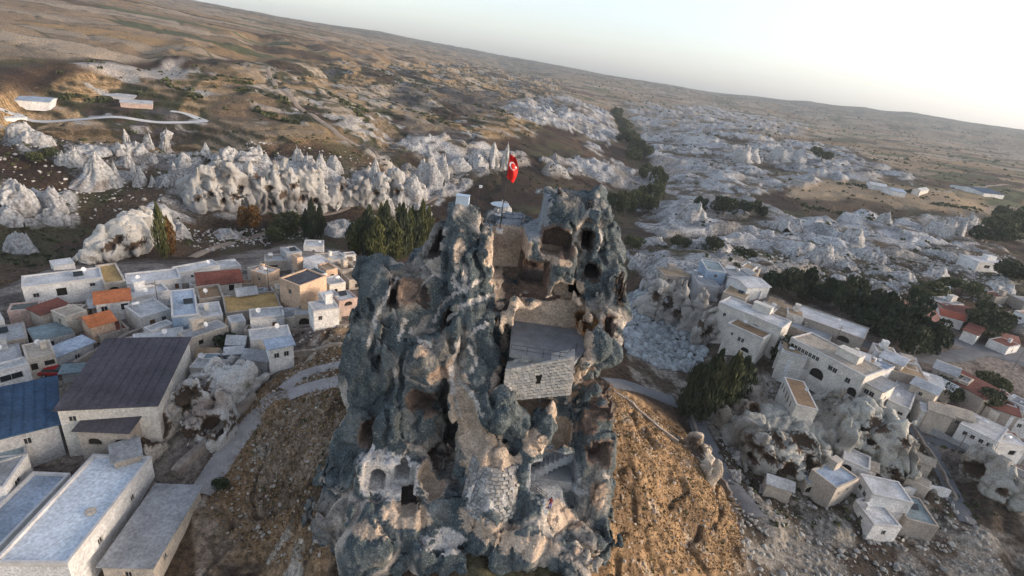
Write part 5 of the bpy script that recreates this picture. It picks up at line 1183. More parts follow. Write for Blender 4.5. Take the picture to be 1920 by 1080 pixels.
# ------------------------------------------------------------------ carved cliffs, each one distance-field rock
CLIFFM = rock_material('pale_cliff', veins=False)
def cliff(name, label, cat, blobs, holes, pale=(.52, .48, .42), tint=(.30, .27, .24), res=.4, lichen=0.0, extra=None):
    bs = []
    for b in blobs:
        g = ground(b[0], b[1]); d = depth_of(g); W = b[2] * d / FPX / 2; Hh = b[3] * d / FPX * 1.12; D = b[4] if len(b) > 4 else max(3.0, W * .7)
        bs.append((np.array([g[0], g[1] + D * .6, g[2]]), W, D, Hh))
    lo = np.min([c - [w + 3, dd + 3, 4] for c, w, dd, h in bs], 0); hi = np.max([c + [w + 3, dd + 3, h + 2.5] for c, w, dd, h in bs], 0)
    f = Field(lo, hi, res)
    for c, w, dd, h in bs: f.union(ell(c + [0, 0, h * .28], (w, dd, h * .78)), .8)
    rock_noise(f, big=.8, s_big=4.0, crack=.9, s_crack=4.2, mid=.45, s_mid=1.7, seed=float(blobs[0][0]), bulge=.85, chip=.6)
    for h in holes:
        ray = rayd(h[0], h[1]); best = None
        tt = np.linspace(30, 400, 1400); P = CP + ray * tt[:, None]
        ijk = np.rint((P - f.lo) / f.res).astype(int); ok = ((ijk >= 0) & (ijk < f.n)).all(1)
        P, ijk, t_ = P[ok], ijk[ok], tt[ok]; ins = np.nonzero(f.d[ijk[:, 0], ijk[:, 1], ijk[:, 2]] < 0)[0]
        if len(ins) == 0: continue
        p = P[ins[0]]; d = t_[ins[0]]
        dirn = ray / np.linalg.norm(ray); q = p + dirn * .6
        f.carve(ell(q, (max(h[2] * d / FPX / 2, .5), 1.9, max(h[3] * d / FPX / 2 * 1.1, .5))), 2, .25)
    V, Q, m = f.mesh()
    a = n3(V[:, 0] / 2.2, V[:, 1] / 2.2, V[:, 2] / 2.2); b = n3(V[:, 0] / 7, V[:, 1] / 7, V[:, 2] / 5)
    c = mixc(np.broadcast_to(C3(*pale), V.shape), C3(*tint), sstep(0, .7, a * .6 + b))
    c = np.where((m == 2)[:, None], C3(.10, .07, .05), c)  # cave hollows coloured dark brown, their shade put into the vertex colour
    me = np_mesh(name, V, Q); set_col(me, 'Col', c); set_float(me, 'lichen', np.where(m == 2, 0, lichen))
    o = new_obj(name, me, None, CLIFFM); tag(o, label, cat); return o
cliff('white_cliff', 'slanting white cliff ridge with cave holes above the long white house', 'cliff', [(160,496,56,26,5),(180,493,64,40,6),(200,488,64,50,7),(222,482,64,56,7),(243,470,64,60,7),(262,460,64,54,7),(282,450,50,42,6),(210,500,70,26,5),(245,500,60,26,5)],
      [(222,450,10,10),(208,462,8,8),(240,470,14,10),(198,492,24,22),(262,458,8,8),(234,500,26,16),(250,462,8,7)], (.50, .48, .44), (.32, .30, .27), .45)
cliff('pale_cliff', 'left third of the pale fluted cliff band across the valley', 'cliff', [(305,400,40,36),(335,398,44,50),(365,396,44,60),(395,394,44,66),(425,392,44,70),(455,390,40,66),(350,372,50,40),(410,365,50,46)], [(340,378,6,8),(372,372,7,8),(398,362,8,8),(420,375,6,8),(440,368,7,9),(360,390,6,6),(452,352,8,8)], (.42, .405, .38), (.21, .195, .18), .6)
cliff('pale_cliff', 'middle of the pale fluted cliff band with dark cave dots', 'cliff', [(480,392,44,66),(510,392,44,72),(540,394,44,70),(570,396,44,64),(598,398,36,60),(500,360,50,46),(555,362,50,46),(620,392,36,36)], [(484,330,10,10),(506,352,7,8),(530,366,7,8),(548,350,6,7),(566,372,7,8),(590,376,7,8),(515,380,6,7),(560,345,6,6)], (.42, .405, .38), (.21, .195, .18), .6)
cliff('pale_cliff', 'rounded lumpy right third of the pale cliff band', 'cliff', [(648,388,40,44),(675,386,36,40),(705,384,40,56),(740,384,40,60),(772,380,40,54),(800,378,40,66),(822,372,30,60),(690,360,40,30)], [(650,345,6,6),(642,352,5,6),(706,362,7,7),(745,360,6,8),(800,350,6,10),(815,362,7,9),(770,372,6,6)], (.42, .41, .395), (.22, .21, .20), .6)
cliff('cave_cliff', 'grey cave cliff below the walled rock path right of the castle', 'cliff', [(1225,600,50,70),(1260,610,50,80),(1295,622,56,72),(1325,645,50,62),(1350,668,44,46),(1380,680,40,30),(1335,676,40,34)],
      [(1252,566,24,18),(1232,556,12,14),(1312,606,7,8),(1330,615,7,8),(1327,622,6,7),(1318,628,6,6),(1333,655,16,22),(1295,560,12,8),(1372,600,10,10),(1355,586,9,12),(1270,590,12,12)], (.44, .41, .37), (.30, .28, .25), .4, .15)
cliff('cave_cliff', 'honeycombed cave rock left of the cave hotel in the lower right hollow', 'cliff', [(1400,856,70,46,6),(1430,878,80,56,7),(1468,900,80,64,7),(1506,898,70,56,7),(1490,852,80,46,7),(1450,836,70,36,6),(1524,862,60,44,6)],
      [(1416,836,24,9),(1441,855,16,12),(1410,856,8,6),(1455,823,16,8),(1475,880,26,30),(1485,920,26,18),(1505,832,40,20),(1520,870,20,26)], (.44, .43, .385), (.22, .20, .17), .36, .2)
cliff('cave_cliff', 'pale jagged cliff rising behind the cave hotel', 'cliff', [(1560,846,60,44,6),(1590,842,66,60,7),(1625,852,76,80,8),(1658,874,70,78,8),(1688,898,60,58,7)],
      [(1615,802,16,10),(1650,800,22,16),(1694,826,12,10),(1672,880,10,8),(1690,905,20,12),(1625,818,7,7),(1630,825,5,7)], (.46, .45, .40), (.24, .22, .185), .36, .2)
cliff('cave_cliff', 'small broken cave front below the earth roofed house', 'cliff', [(1505,806,50,34,5),(1535,804,60,36,5),(1560,800,44,30,5)], [(1500,792,26,24),(1548,790,22,18)], (.42, .40, .35), (.22, .20, .17), .36, .2)
cliff('cave_house_rock', 'flat topped cave dwelling rock with dark mouth beside the stone path wall', 'cave dwelling', [(335,790,66,60,5),(385,775,60,66,5),(430,765,60,62,5),(455,740,50,40,4),(360,820,50,40,4),(410,822,50,46,4)],
      [(323,730,16,14),(350,738,24,14),(370,735,16,12),(310,760,10,8),(335,763,36,12),(405,800,44,40),(350,812,30,24),(460,770,20,16),(285,800,46,44)], (.52, .50, .47), (.34, .28, .24), .35, .1)
cliff('cave_arch_rock', 'dark arched cave mouth between the hall and the cave dwelling rock', 'cave', [(285,838,60,56,4),(268,830,30,40,4)], [(286,806,46,50)], (.44, .40, .35), (.28, .25, .22), .3, .1)
cliff('rock_outcrop', 'broken grey outcrop with cave arches above the hollow', 'rock', [(1375,740,40,20),(1410,760,36,22),(1440,800,50,34),(1400,800,50,40),(1365,800,40,34)], [(1383,737,20,14),(1415,772,20,22),(1365,756,8,8)], (.36, .31, .26), (.20, .17, .14), .38, .2)
cliff('rock_outcrop', 'pale eroded outcrop right of the lower lane', 'rock', [(1760,790,50,30),(1790,830,40,24),(1840,900,60,50),(1870,930,60,56),(1900,960,50,50),(1745,770,40,24)], [(1778,808,9,8),(1765,795,8,7),(1828,880,40,26),(1872,915,8,10)], (.42, .41, .37), (.26, .23, .19), .4, .2)
cliff('rock_outcrop', 'jagged pale ruin of rock on the brow of the orange slope', 'rock', [(1300,845,36,22,2),(1318,870,36,30,2),(1330,900,30,26,2)], [(1303,838,16,8)], (.48, .42, .34), (.3, .24, .18), .28)

# ------------------------------------------------------------------ scree, rubble and stones
def ico():
    t = (1 + 5 ** .5) / 2
    v = np.array([(-1, t, 0), (1, t, 0), (-1, -t, 0), (1, -t, 0), (0, -1, t), (0, 1, t), (0, -1, -t), (0, 1, -t), (t, 0, -1), (t, 0, 1), (-t, 0, -1), (-t, 0, 1)], float) / np.hypot(1, t)
    f = np.array([(0, 11, 5), (0, 5, 1), (0, 1, 7), (0, 7, 10), (0, 10, 11), (1, 5, 9), (5, 11, 4), (11, 10, 2), (10, 7, 6), (7, 1, 8), (3, 9, 4), (3, 4, 2), (3, 2, 6), (3, 6, 8), (3, 8, 9), (4, 9, 5), (2, 4, 11), (6, 2, 10), (8, 6, 7), (9, 8, 1)])
    return v, f
IV, IF = ico()
def sample_poly(pts, n):
    P = poly_xy(pts); out = []
    lo, hi = P.min(0), P.max(0)
    while len(out) < n:
        q = lo + rng.random((n * 2, 2)) * (hi - lo); out += q[in_poly(P, q[:, 0], q[:, 1])].tolist()
    return np.array(out[:n])
def rubble(name, label, spots, sizes, cols, mt):
    n = len(spots); jit = 1 + .38 * (rng.random((n, 12, 3)) - .5) * 2
    ax = rng.random((n, 1, 3)) * .8 + .6; V = IV[None] * jit * ax * sizes[:, None, None]
    th = rng.random(n) * 6.28; c, s = np.cos(th)[:, None], np.sin(th)[:, None]
    x = V[..., 0] * c - V[..., 1] * s; y = V[..., 0] * s + V[..., 1] * c
    z = H(spots[:, 0], spots[:, 1])
    W = np.stack([x + spots[:, :1], y + spots[:, 1:], V[..., 2] * .8 + (z + sizes * .25)[:, None]], -1).reshape(-1, 3)
    F = (IF[None] + (np.arange(n) * 12)[:, None, None]).reshape(-1, 3)
    me = np_mesh(name, W, F, False); set_col(me, 'Col', np.repeat(cols, 12, 0)); o = new_obj(name, me, None, mt); tag(o, label, 'rubble', kind='stuff'); return o
STONEM = mat('loose_stone', (1, 1, 1), attr='Col', scale=.8, fine=.2, bump=.5, bscale=4)
SCREE = [(1165,560),(1215,535),(1260,590),(1300,620),(1330,660),(1290,690),(1230,690),(1180,660)]
sp = sample_poly(SCREE, 2600); sz = .25 + 1.0 * rng.random(2600) ** 3
rubble('scree', 'blue-grey tumbled scree below the cave cliff', sp, sz, np.outer(.7 + .6 * rng.random(2600), (.33, .36, .37)), STONEM)
for i, q in enumerate(sample_poly(SCREE, 60)):
    o = new_obj('boulder', RK['grey'][i % 4]); s = random.uniform(.9, 2.3); o.location = (q[0], q[1], float(H(*q)) - s * .3); o.scale = (s, s * random.uniform(.6, 1.2), s * random.uniform(.7, 1.3)); o.rotation_euler = (random.uniform(-.4, .4), random.uniform(-.4, .4), random.random() * 6)
    tag(o, 'blue-grey boulder in the scree right of the castle', 'boulder', 'boulders of the scree')
allst = [([(380,960),(440,800),(530,700),(660,640),(670,960),(600,1070)], 900, .05, .30, (.42, .37, .31)), ([(1140,730),(1290,800),(1390,930),(1400,1070),(1130,1070)], 900, .05, .32, (.40, .34, .28)),
         ([(1330,700),(1560,760),(1720,780),(1820,960),(1900,1070),(1400,1070)], 2600, .08, .5, (.36, .35, .32)), ([(540,610),(665,600),(665,690),(540,690)], 300, .06, .3, (.45, .40, .33)), ([(1400,460),(1900,480),(1900,600),(1640,560),(1460,520)], 1500, .15, .8, (.42, .41, .38)),
         ([(300,420),(680,410),(820,380),(700,440),(380,470)], 700, .12, .6, (.5, .48, .45)), ([(0,240),(600,280),(900,320),(560,400),(0,400)], 900, .15, .7, (.5, .47, .43))]
P_, S_, C_ = [], [], []
for pts, n, a, b, c in allst: P_.append(sample_poly(pts, n)); S_.append(a + (b - a) * rng.random(n) ** 2.5); C_.append(np.outer(.7 + .5 * rng.random(n), c))
rubble('loose_stones', 'loose pale stones strewn over the slopes', np.concatenate(P_), np.concatenate(S_), np.concatenate(C_), STONEM)

# ------------------------------------------------------------------ trees and scrub
BARK = mat('bark', (.12, .09, .07), var=.3, scale=3, bump=.5)
def leafm(name, c, c2): 
    m_ = mat('foliage_' + name, c, rough=.8, col2=c2, scale=.5, fine=.3, spec=.1); return m_
LEAF = {'poplar': leafm('poplar', (.115, .115, .045), (.07, .08, .032)), 'pine': leafm('pine', (.035, .048, .032), (.055, .066, .036)), 'broad': leafm('broad', (.065, .078, .036), (.10, .10, .048)),
        'autumn': leafm('autumn', (.18, .085, .025), (.10, .065, .025)), 'cypress': leafm('cypress', (.045, .058, .034), (.07, .078, .042)), 'olive': leafm('olive', (.070, .078, .042), (.05, .058, .032))}
def leaf_cloud(C_, sizes, k=1):
    n = len(C_); u = rng.normal(size=(n, 3)); u /= np.linalg.norm(u, axis=1)[:, None]; w = rng.normal(size=(n, 3)); w -= (w * u).sum(1)[:, None] * u; w /= np.linalg.norm(w, axis=1)[:, None]
    s = sizes[:, None]; V = np.stack([C_ + u * s, C_ + w * s * .7, C_ - u * s, C_ - w * s * .7], 1).reshape(-1, 3)
    return V, np.arange(4 * n).reshape(n, 4)
def crown_pts(kind, n):
    if kind in ('poplar', 'cypress'):
        z = rng.random(n) ** .8; r = np.interp(z, [0, .12, .45, .8, 1], [.35, .8, 1, .6, .08]); th = rng.random(n) * 6.283; rr = np.sqrt(.15 + .85 * rng.random(n)) * r * (.72 + .5 * np.sin(th * 2 + z * 9 + rng.random() * 6) * np.sin(z * 17 + th) + .25 * rng.random(n))
        return np.stack([rr * np.cos(th), rr * np.sin(th), .06 + .94 * z], 1)
    nb = 11 if kind != 'pine' else 14
    c = rng.normal(size=(nb, 3)); c /= np.linalg.norm(c, axis=1)[:, None]; c *= (.35 + .35 * rng.random(nb))[:, None]; c[:, 2] = c[:, 2] * .55 + .58
    rad = .28 + .2 * rng.random(nb); i = rng.integers(0, nb, n); d = rng.normal(size=(n, 3)); d /= np.linalg.norm(d, axis=1)[:, None]
    p = c[i] + d * (rad[i] * (.55 + .45 * rng.random(n) ** .5))[:, None] * np.array([1, 1, .62]); p[:, 2] = np.clip(p[:, 2], .14, 1.02); return p
def tree_proto(kind, n, leaf, shape):
    P = crown_pts(kind, n); V, F = leaf_cloud(P, leaf * (.6 + .8 * rng.random(n))); 
    cm = np_mesh('crown', V, F, False)
    t = MB(); t.tube((0, 0, -.04), (.01, 0, .5), .035 if shape == 'tall' else .05, .018, 7); t.tube((.01, 0, .5), (0, .02, .9), .018, .005, 6)
    for i in range(5):
        a = i * 2.1; t.tube((.01, 0, .25 + .08 * i), (.3 * math.cos(a) * (.4 if shape == 'tall' else 1), .3 * math.sin(a) * (.4 if shape == 'tall' else 1), .5 + .09 * i), .014, .004, 5)
    return cm, t.mesh('trunk')
PROT = {'poplar': [tree_proto('poplar', 1500, .068, 'tall') for _ in range(3)], 'cypress': [tree_proto('cypress', 1700, .075, 'tall') for _ in range(2)], 'pine': [tree_proto('pine', 2000, .062, 'round') for _ in range(3)], 'broad': [tree_proto('broad', 1700, .062, 'round') for _ in range(4)]}
_tn = {'poplar': 'poplar_tree', 'cypress': 'cypress_tree', 'pine': 'pine_tree', 'broad': 'broadleaf_tree'}
def tree(px, py, hpx, wpx, kind, leaf, label, group=None, at=None):
    g = ground(px, py) if at is None else np.array(at); d = depth_of(g); Hh = hpx * d / FPX * 1.1; W = wpx * d / FPX / 2
    pr = PROT[kind][int(px + py) % len(PROT[kind])]
    r = empty(_tn[kind], (g[0], g[1], g[2] - .1), random.random() * 6.28); tag(r, label, 'tree', group)
    cm = pr[0]
    key = (cm.name, leaf)
    if key not in _ck:
        m_ = cm.copy(); m_.materials.clear(); m_.materials.append(LEAF[leaf]); _ck[key] = m_
    rs = 1.0 if kind in ('poplar', 'cypress') else .72
    c = new_obj('crown', _ck[key], r); c.scale = (W / rs, W / rs, Hh); t = new_obj('trunk', pr[1], r, BARK); t.scale = (min(W * 1.6, Hh * .8), min(W * 1.6, Hh * .8), Hh)
    return r
_ck = {}
ORD = ['first', 'second', 'third', 'fourth', 'fifth', 'sixth', 'seventh', 'eighth', 'ninth', 'tenth', 'eleventh', 'twelfth', 'thirteenth', 'fourteenth', 'fifteenth', 'sixteenth', 'seventeenth', 'eighteenth', 'nineteenth']
G1 = 'poplars behind the village left of the castle'
for i, (px, py, h, w) in enumerate(sorted([(672,478,64,38),(690,485,92,40),(705,490,76,44),(722,488,102,36),(738,490,70,42),(752,486,96,34),(764,480,84,22),(776,474,74,30),(788,466,84,26),(800,455,62,28),(684,470,66,26),(712,472,84,24),(746,472,84,22),(770,462,70,22),(660,470,50,26)])):
    tree(px, py, h, w, 'poplar', 'poplar' if i % 3 else 'cypress', 'tall olive-green poplar, ' + ORD[i] + ' from the left in the clump beside the castle', G1)
for px, py, h, w, k, lf, lb in [(586,452,74,22,'cypress','cypress','dark slender tree left of the poplar clump above the topmost house'),(600,448,60,20,'cypress','cypress','shorter dark tree leaning against the slender one'),(574,446,50,20,'cypress','cypress','small dark tree left of the slender one'),
  (470,445,52,36,'broad','autumn','orange autumn tree beside the valley track'),(308,488,100,26,'poplar','poplar','tall loose olive tree right of the white cliff ridge'),(322,480,70,24,'poplar','autumn','brownish tree close behind the loose olive tree'),
  (78,302,22,40,'broad','broad','dark round bush tree at the foot of the white spur'),(520,452,36,44,'broad','broad','dark low tree above the beige village house'),(545,440,40,36,'broad','broad','dark bush below the curve of the valley track'),(425,652,26,34,'broad','cypress','round dark bush among the left gardens'),
  (1310,792,142,52,'poplar','cypress','biggest dark conifer standing beside the lane right of the castle'),(1345,780,124,56,'poplar','broad','olive topped conifer right behind the biggest one'),(1284,780,104,46,'poplar','cypress','dark conifer at the left of the big pair'),(1374,755,90,52,'poplar','cypress','lower bushy tree right of the big conifers'),
  (1438,652,34,34,'broad','cypress','round dark tree at the corner of the hotel wing'),(1462,684,52,46,'broad','cypress','dark tree in front of the hotel terrace'),(1452,672,30,30,'broad','broad','small bush between the two dark hotel trees'),
  (1770,742,38,56,'broad','olive','olive bush at the corner of the hotel row'),(1812,756,44,66,'broad','olive','wide olive tree before the red-brown roof'),(1850,735,34,50,'broad','broad','green tree above the red-brown roof'),(1836,625,40,60,'broad','cypress','dark tree beside the upper street'),(1860,612,40,50,'broad','cypress','dark tree right of the grey-brown long house'),
  (1730,566,34,60,'broad','broad','green tree behind the pinkish red roof'),(1800,555,28,60,'broad','broad','low green tree on the bank above the cottages'),(1880,518,30,50,'broad','cypress','dark tree under the far right white house'),(1910,530,34,50,'broad','cypress','dark tree at the right edge under the white house'),(1910,440,40,60,'broad','broad','broad green tree at the right edge of the canyon'),
  (1870,448,40,60,'broad','broad','broad green tree in the green canyon'),(1845,455,34,50,'broad','cypress','dark tree at the mouth of the green canyon'),(1888,420,36,50,'broad','broad','pale green tree at the head of the canyon'),
  (1540,300,20,32,'broad','broad','lone round tree behind the pale domes'),(1310,395,24,22,'broad','cypress','left bush of the dark row under the dome rock'),(1355,402,30,40,'broad','cypress','largest bush of the dark row under the pale rocks'),(1395,404,24,30,'broad','cypress','third bush of the dark row under the pale rocks'),(1422,406,26,24,'broad','cypress','right bush of the dark row under the pale rocks'),
  (1185,470,24,36,'broad','broad','bush on the tan bank right of the castle top'),(1270,465,20,34,'broad','olive','olive bush on the tan bank behind the rock path'),(1335,470,24,30,'broad','olive','scrubby tree above the blue-grey cube house'),(1395,488,20,34,'broad','cypress','dark shrub by the white slope above the pavilion'),
  (275,905,0,0,'broad','broad',''),(415,915,22,28,'broad','cypress','dark bush at the foot of the pale footpath'),(1370,770,30,40,'broad','cypress','dark shrub in the hollow below the conifers')]:
    if lb: tree(px, py, h, w, k, lf, lb)
G2 = 'dark trees in the row behind the hotels'
for i, (px, py, h, w) in enumerate(sorted([(1445,540,27,36),(1475,552,44,43),(1505,560,57,43),(1540,572,42,47),(1575,585,64,50),(1610,600,49,54),(1645,615,66,54),(1680,630,82,54),(1715,645,51,50),(1745,655,55,43),(1625,625,40,43),(1665,650,50,47),(1700,665,55,43),(1560,560,34,43),(1595,575,50,43),(1735,668,27,31),(1640,590,44,36)])):
    tree(px, py, h, w, ['pine', 'pine', 'cypress', 'broad'][i % 4], ['pine', 'cypress', 'pine', 'pine'][i % 4], 'dark tree, ' + ORD[i] + ' from the left in the row behind the hotels', G2)
G3 = 'trees along the canyon floor'
for i, (px, py, h, w) in enumerate(sorted([(1155,222,18,20),(1160,236,20,22),(1168,250,22,24),(1165,265,20,24),(1180,270,22,26),(1190,288,26,30),(1200,300,26,30),(1185,310,26,28),(1205,335,26,24),(1228,345,30,22),(1232,372,34,24),(1222,385,36,30),(1205,395,40,34),(1188,402,40,36),(1170,405,40,34),(1152,400,34,30),(1215,400,30,30),(1240,352,26,18)], key=lambda q: q[1])):
    tree(px, py, h, w, 'broad', 'broad', 'rounded tree, ' + ORD[i] + ' from the far end of the canyon floor', G3)
# scrub: many low bushes, one mass
sx, ss = [], []
for pts, n, a, b in [([(0,240),(420,250),(700,300),(900,300),(1100,330),(1120,370),(900,400),(820,350),(300,360),(0,400)], 700, .4, 1.3), ([(0,400),(280,410),(820,385),(700,440),(380,460),(0,500)], 500, .4, 1.3), ([(-60,120),(420,118),(1000,118),(1060,190),(1000,280),(700,290),(380,285),(0,230)], 2400, .5, 2.4),
                     ([(1180,230),(1600,270),(1900,330),(1900,480),(1500,480),(1250,460),(1240,330)], 1700, .5, 2.2), ([(1060,130),(1500,200),(1920,260),(1920,340),(1500,300),(1200,230)], 1500, 1.0, 5), ([(1180,460),(1500,480),(1900,500),(1900,620),(1620,560),(1400,520),(1250,500)], 500, .4, 1.4),
                     ([(1340,690),(1460,700),(1560,760),(1740,780),(1900,880),(1900,980),(1400,980),(1350,880)], 500, .25, .9), ([(390,960),(450,800),(540,690),(660,640),(670,960)], 260, .12, .4), ([(1140,730),(1290,800),(1390,930),(1390,1070),(1130,1070)], 260, .12, .45)]:
    q = sample_poly(pts, n); sx.append(q); ss.append(a + (b - a) * rng.random(n) ** 2.2)
for (x0, y0, x1, y1, n) in [(556,138,700,242,90),(690,132,800,176,70),(440,172,540,196,50),(470,205,560,232,50),(620,180,690,212,50),(830,150,930,168,60),(880,200,960,222,50),(760,196,850,236,70),(400,150,470,160,40),(300,160,380,190,40),(100,160,200,172,40),(1000,150,1110,190,70),(900,130,1010,142,70),(1560,345,1720,362,60),(1500,385,1640,420,60),(1740,385,1840,400,50)]:
    q = sample_poly([(x0, y0), (x0 + 8, y0 - 3), (x1 + 4, y1 - 4), (x1, y1 + 2)], n); sx.append(q); ss.append(.8 + 2.2 * rng.random(n) ** 2)
sx = np.concatenate(sx); ss = np.concatenate(ss); kq = 9; n = len(sx)
d = rng.normal(size=(n, kq, 3)); d /= np.linalg.norm(d, axis=2)[..., None]; d[..., 2] = np.abs(d[..., 2]) * .75
P = np.stack([sx[:, 0], sx[:, 1], H(sx[:, 0], sx[:, 1])], 1)[:, None, :] + d * ss[:, None, None] * .62
V, F = leaf_cloud(P.reshape(-1, 3), np.repeat(ss, kq) * .5)
tag(new_obj('scrub_bushes', np_mesh('scrub_bushes', V, F, False), None, LEAF['broad']), 'low dark scrub bushes dotted over slopes and fields', 'scrub', kind='stuff')
# dry grass tufts on the castle hill
sp = np.concatenate([sample_poly([(380,960),(440,790),(530,700),(660,640),(670,960),(600,1070)], 9000), sample_poly([(1135,725),(1290,800),(1390,930),(1400,1070),(1130,1070)], 9000)])
n = len(sp); P = np.stack([sp[:, 0], sp[:, 1], H(sp[:, 0], sp[:, 1])], 1); a = rng.random(n) * 6.28; h = .12 + .3 * rng.random(n) ** 2; u = np.stack([np.cos(a), np.sin(a), 0 * a], 1) * (.10 + .12 * rng.random(n))[:, None]
tip = P + np.stack([.12 * rng.normal(size=n), .12 * rng.normal(size=n), h], 1)
V = np.stack([P - u, P + u, tip], 1).reshape(-1, 3)
tag(new_obj('dry_grass', np_mesh('dry_grass', V, np.arange(3 * n).reshape(n, 3), False), None, mat('dry_grass', (.34, .22, .11), col2=(.22, .15, .08), scale=.4, fine=.3)), 'dry orange grass tufts on the castle hill', 'grass', kind='stuff')

# ------------------------------------------------------------------ low walls
WALLM = mat('dry_stone_wall', (.38, .33, .28), col2=(.24, .20, .17), scale=1.3, bump=.9, bscale=3.0, fine=.25)
def low_wall(label, pts, h, t, name='stone_wall', mt=None, drop=.8, jag=.25):
    P = np.array([ground(*p) for p in pts]); seg = [0] + list(np.cumsum(np.hypot(*np.diff(P[:, :2], axis=0).T))); n = max(6, int(seg[-1] / .7)); tt = np.linspace(0, seg[-1], n)
    X = np.interp(tt, seg, P[:, 0]); Y = np.interp(tt, seg, P[:, 1]); Z = H(X, Y); Z = np.convolve(np.pad(Z, 3, 'edge'), np.ones(7) / 7, 'valid')
    tx, ty = np.gradient(X), np.gradient(Y); l = np.hypot(tx, ty); nx, ny = -ty / l * t / 2, tx / l * t / 2
    top = Z + h + jag * n2(tt * .8 + pts[0][0], tt * 0 + 3)
    V = np.stack([np.stack([X - nx, Y - ny, Z - drop], 1), np.stack([X - nx * .85, Y - ny * .85, top], 1), np.stack([X + nx * .85, Y + ny * .85, top], 1), np.stack([X + nx, Y + ny, Z - drop], 1)], 1).reshape(-1, 3)
    F = [(i * 4 + k, i * 4 + k + 1, (i + 1) * 4 + k + 1, (i + 1) * 4 + k) for i in range(n - 1) for k in range(3)] + [(0, 3, 2, 1), (4 * n - 4, 4 * n - 3, 4 * n - 2, 4 * n - 1)]
    o = new_obj(name, np_mesh(name, V, F, False), None, mt or WALLM); tag(o, label, 'wall'); return o
PLW = wmat('cream'); GRW = wmat('grey')
low_wall('thick tan stone wall climbing beside the pale footpath', [(328,893),(360,862),(400,826),(440,784),(478,745)], 1.3, 1.2)
low_wall('long beige retaining wall under the white roofs by the castle', [(497,617),(560,611),(640,602)], 2.2, .6, mt=wmat('beige'))
low_wall('stone alley wall running above the purple hall roof', [(142,694),(190,665),(240,640),(300,612),(345,598)], 1.6, .7)
low_wall('pale parapet of the rock path leading to the cream hotel', [(1212,522),(1260,538),(1305,552),(1345,566)], 1.0, .5, mt=GRW)
low_wall('curved white wall ending in a point at lower right', [(1600,950),(1650,938),(1690,925),(1730,922),(1775,932)], 1.6, .5, mt=wmat('white'))
low_wall('dark stone wall left of the lower right lane', [(1705,800),(1735,838),(1765,885),(1790,940)], .9, .6)
low_wall('long retaining wall under the white house with triple windows', [(1740,812),(1800,840),(1860,868),(1930,900)], 1.4, .6, mt=GRW)
low_wall('white terrace wall below the arcaded hotel', [(1480,690),(1520,700),(1560,712),(1590,722)], 1.2, .4, mt=PLW)
low_wall('broken wall along the ridge of the orange slope', [(1150,735),(1190,765),(1230,800),(1270,835)], .5, .5)
low_wall('stone wall beside the lane below the conifers', [(1295,782),(1312,830),(1338,880),(1370,930)], .9, .5)
low_wall('low stone kerb on the straw slope left of the castle', [(545,622),(600,616),(660,612)], .5, .5)
low_wall('pale garden wall on the slope left of the castle', [(550,665),(600,655),(655,650)], .6, .5)
low_wall('garden wall below the grey gabled shed', [(430,715),(470,706),(520,690)], 1.0, .5)
low_wall('wall of the dark yard in front of the big white house', [(150,850),(190,845),(235,838)], 1.4, .5)
# ------------------------------------------------------------------ masonry, terrace, stairs and railings of the castle
IRON = mat('dark_iron', (.035, .035, .04), rough=.6, var=.2, fine=0)
MORT = mat('pale_mortar', (.50, .48, .45), col2=(.38, .35, .32), scale=1.2, bump=.6, bscale=5)
STN = [mat('wall_stone_%d' % i, c, var=.3, scale=1.5, bump=.6, bscale=5, fine=.2) for i, c in enumerate([(.68, .64, .58), (.60, .565, .52), (.70, .64, .56), (.52, .49, .45)])]
_sm = []
for v in range(5):
    m_ = MB().box(-.5, .5, -.5, .5, -.5, .5); rr = random.Random(v); m_.v = [(x + rr.uniform(-.06, .06), y + rr.uniform(-.1, .1), z + rr.uniform(-.07, .07)) for x, y, z in m_.v]
    for k in range(4):
        me_ = m_.mesh('stone'); me_.materials.append(STN[k]); _sm.append(me_)
_sd = []
STD = [mat('apron_stone_%d' % i, c, var=.35, scale=1.5, bump=.7, bscale=5, fine=.25) for i, c in enumerate([(.43, .43, .42), (.36, .36, .36), (.46, .44, .40), (.30, .30, .30)])]
for q_ in _sm:
    d_ = q_.copy(); d_.materials.clear(); d_.materials.append(STD[len(_sd) % 4]); _sd.append(d_)
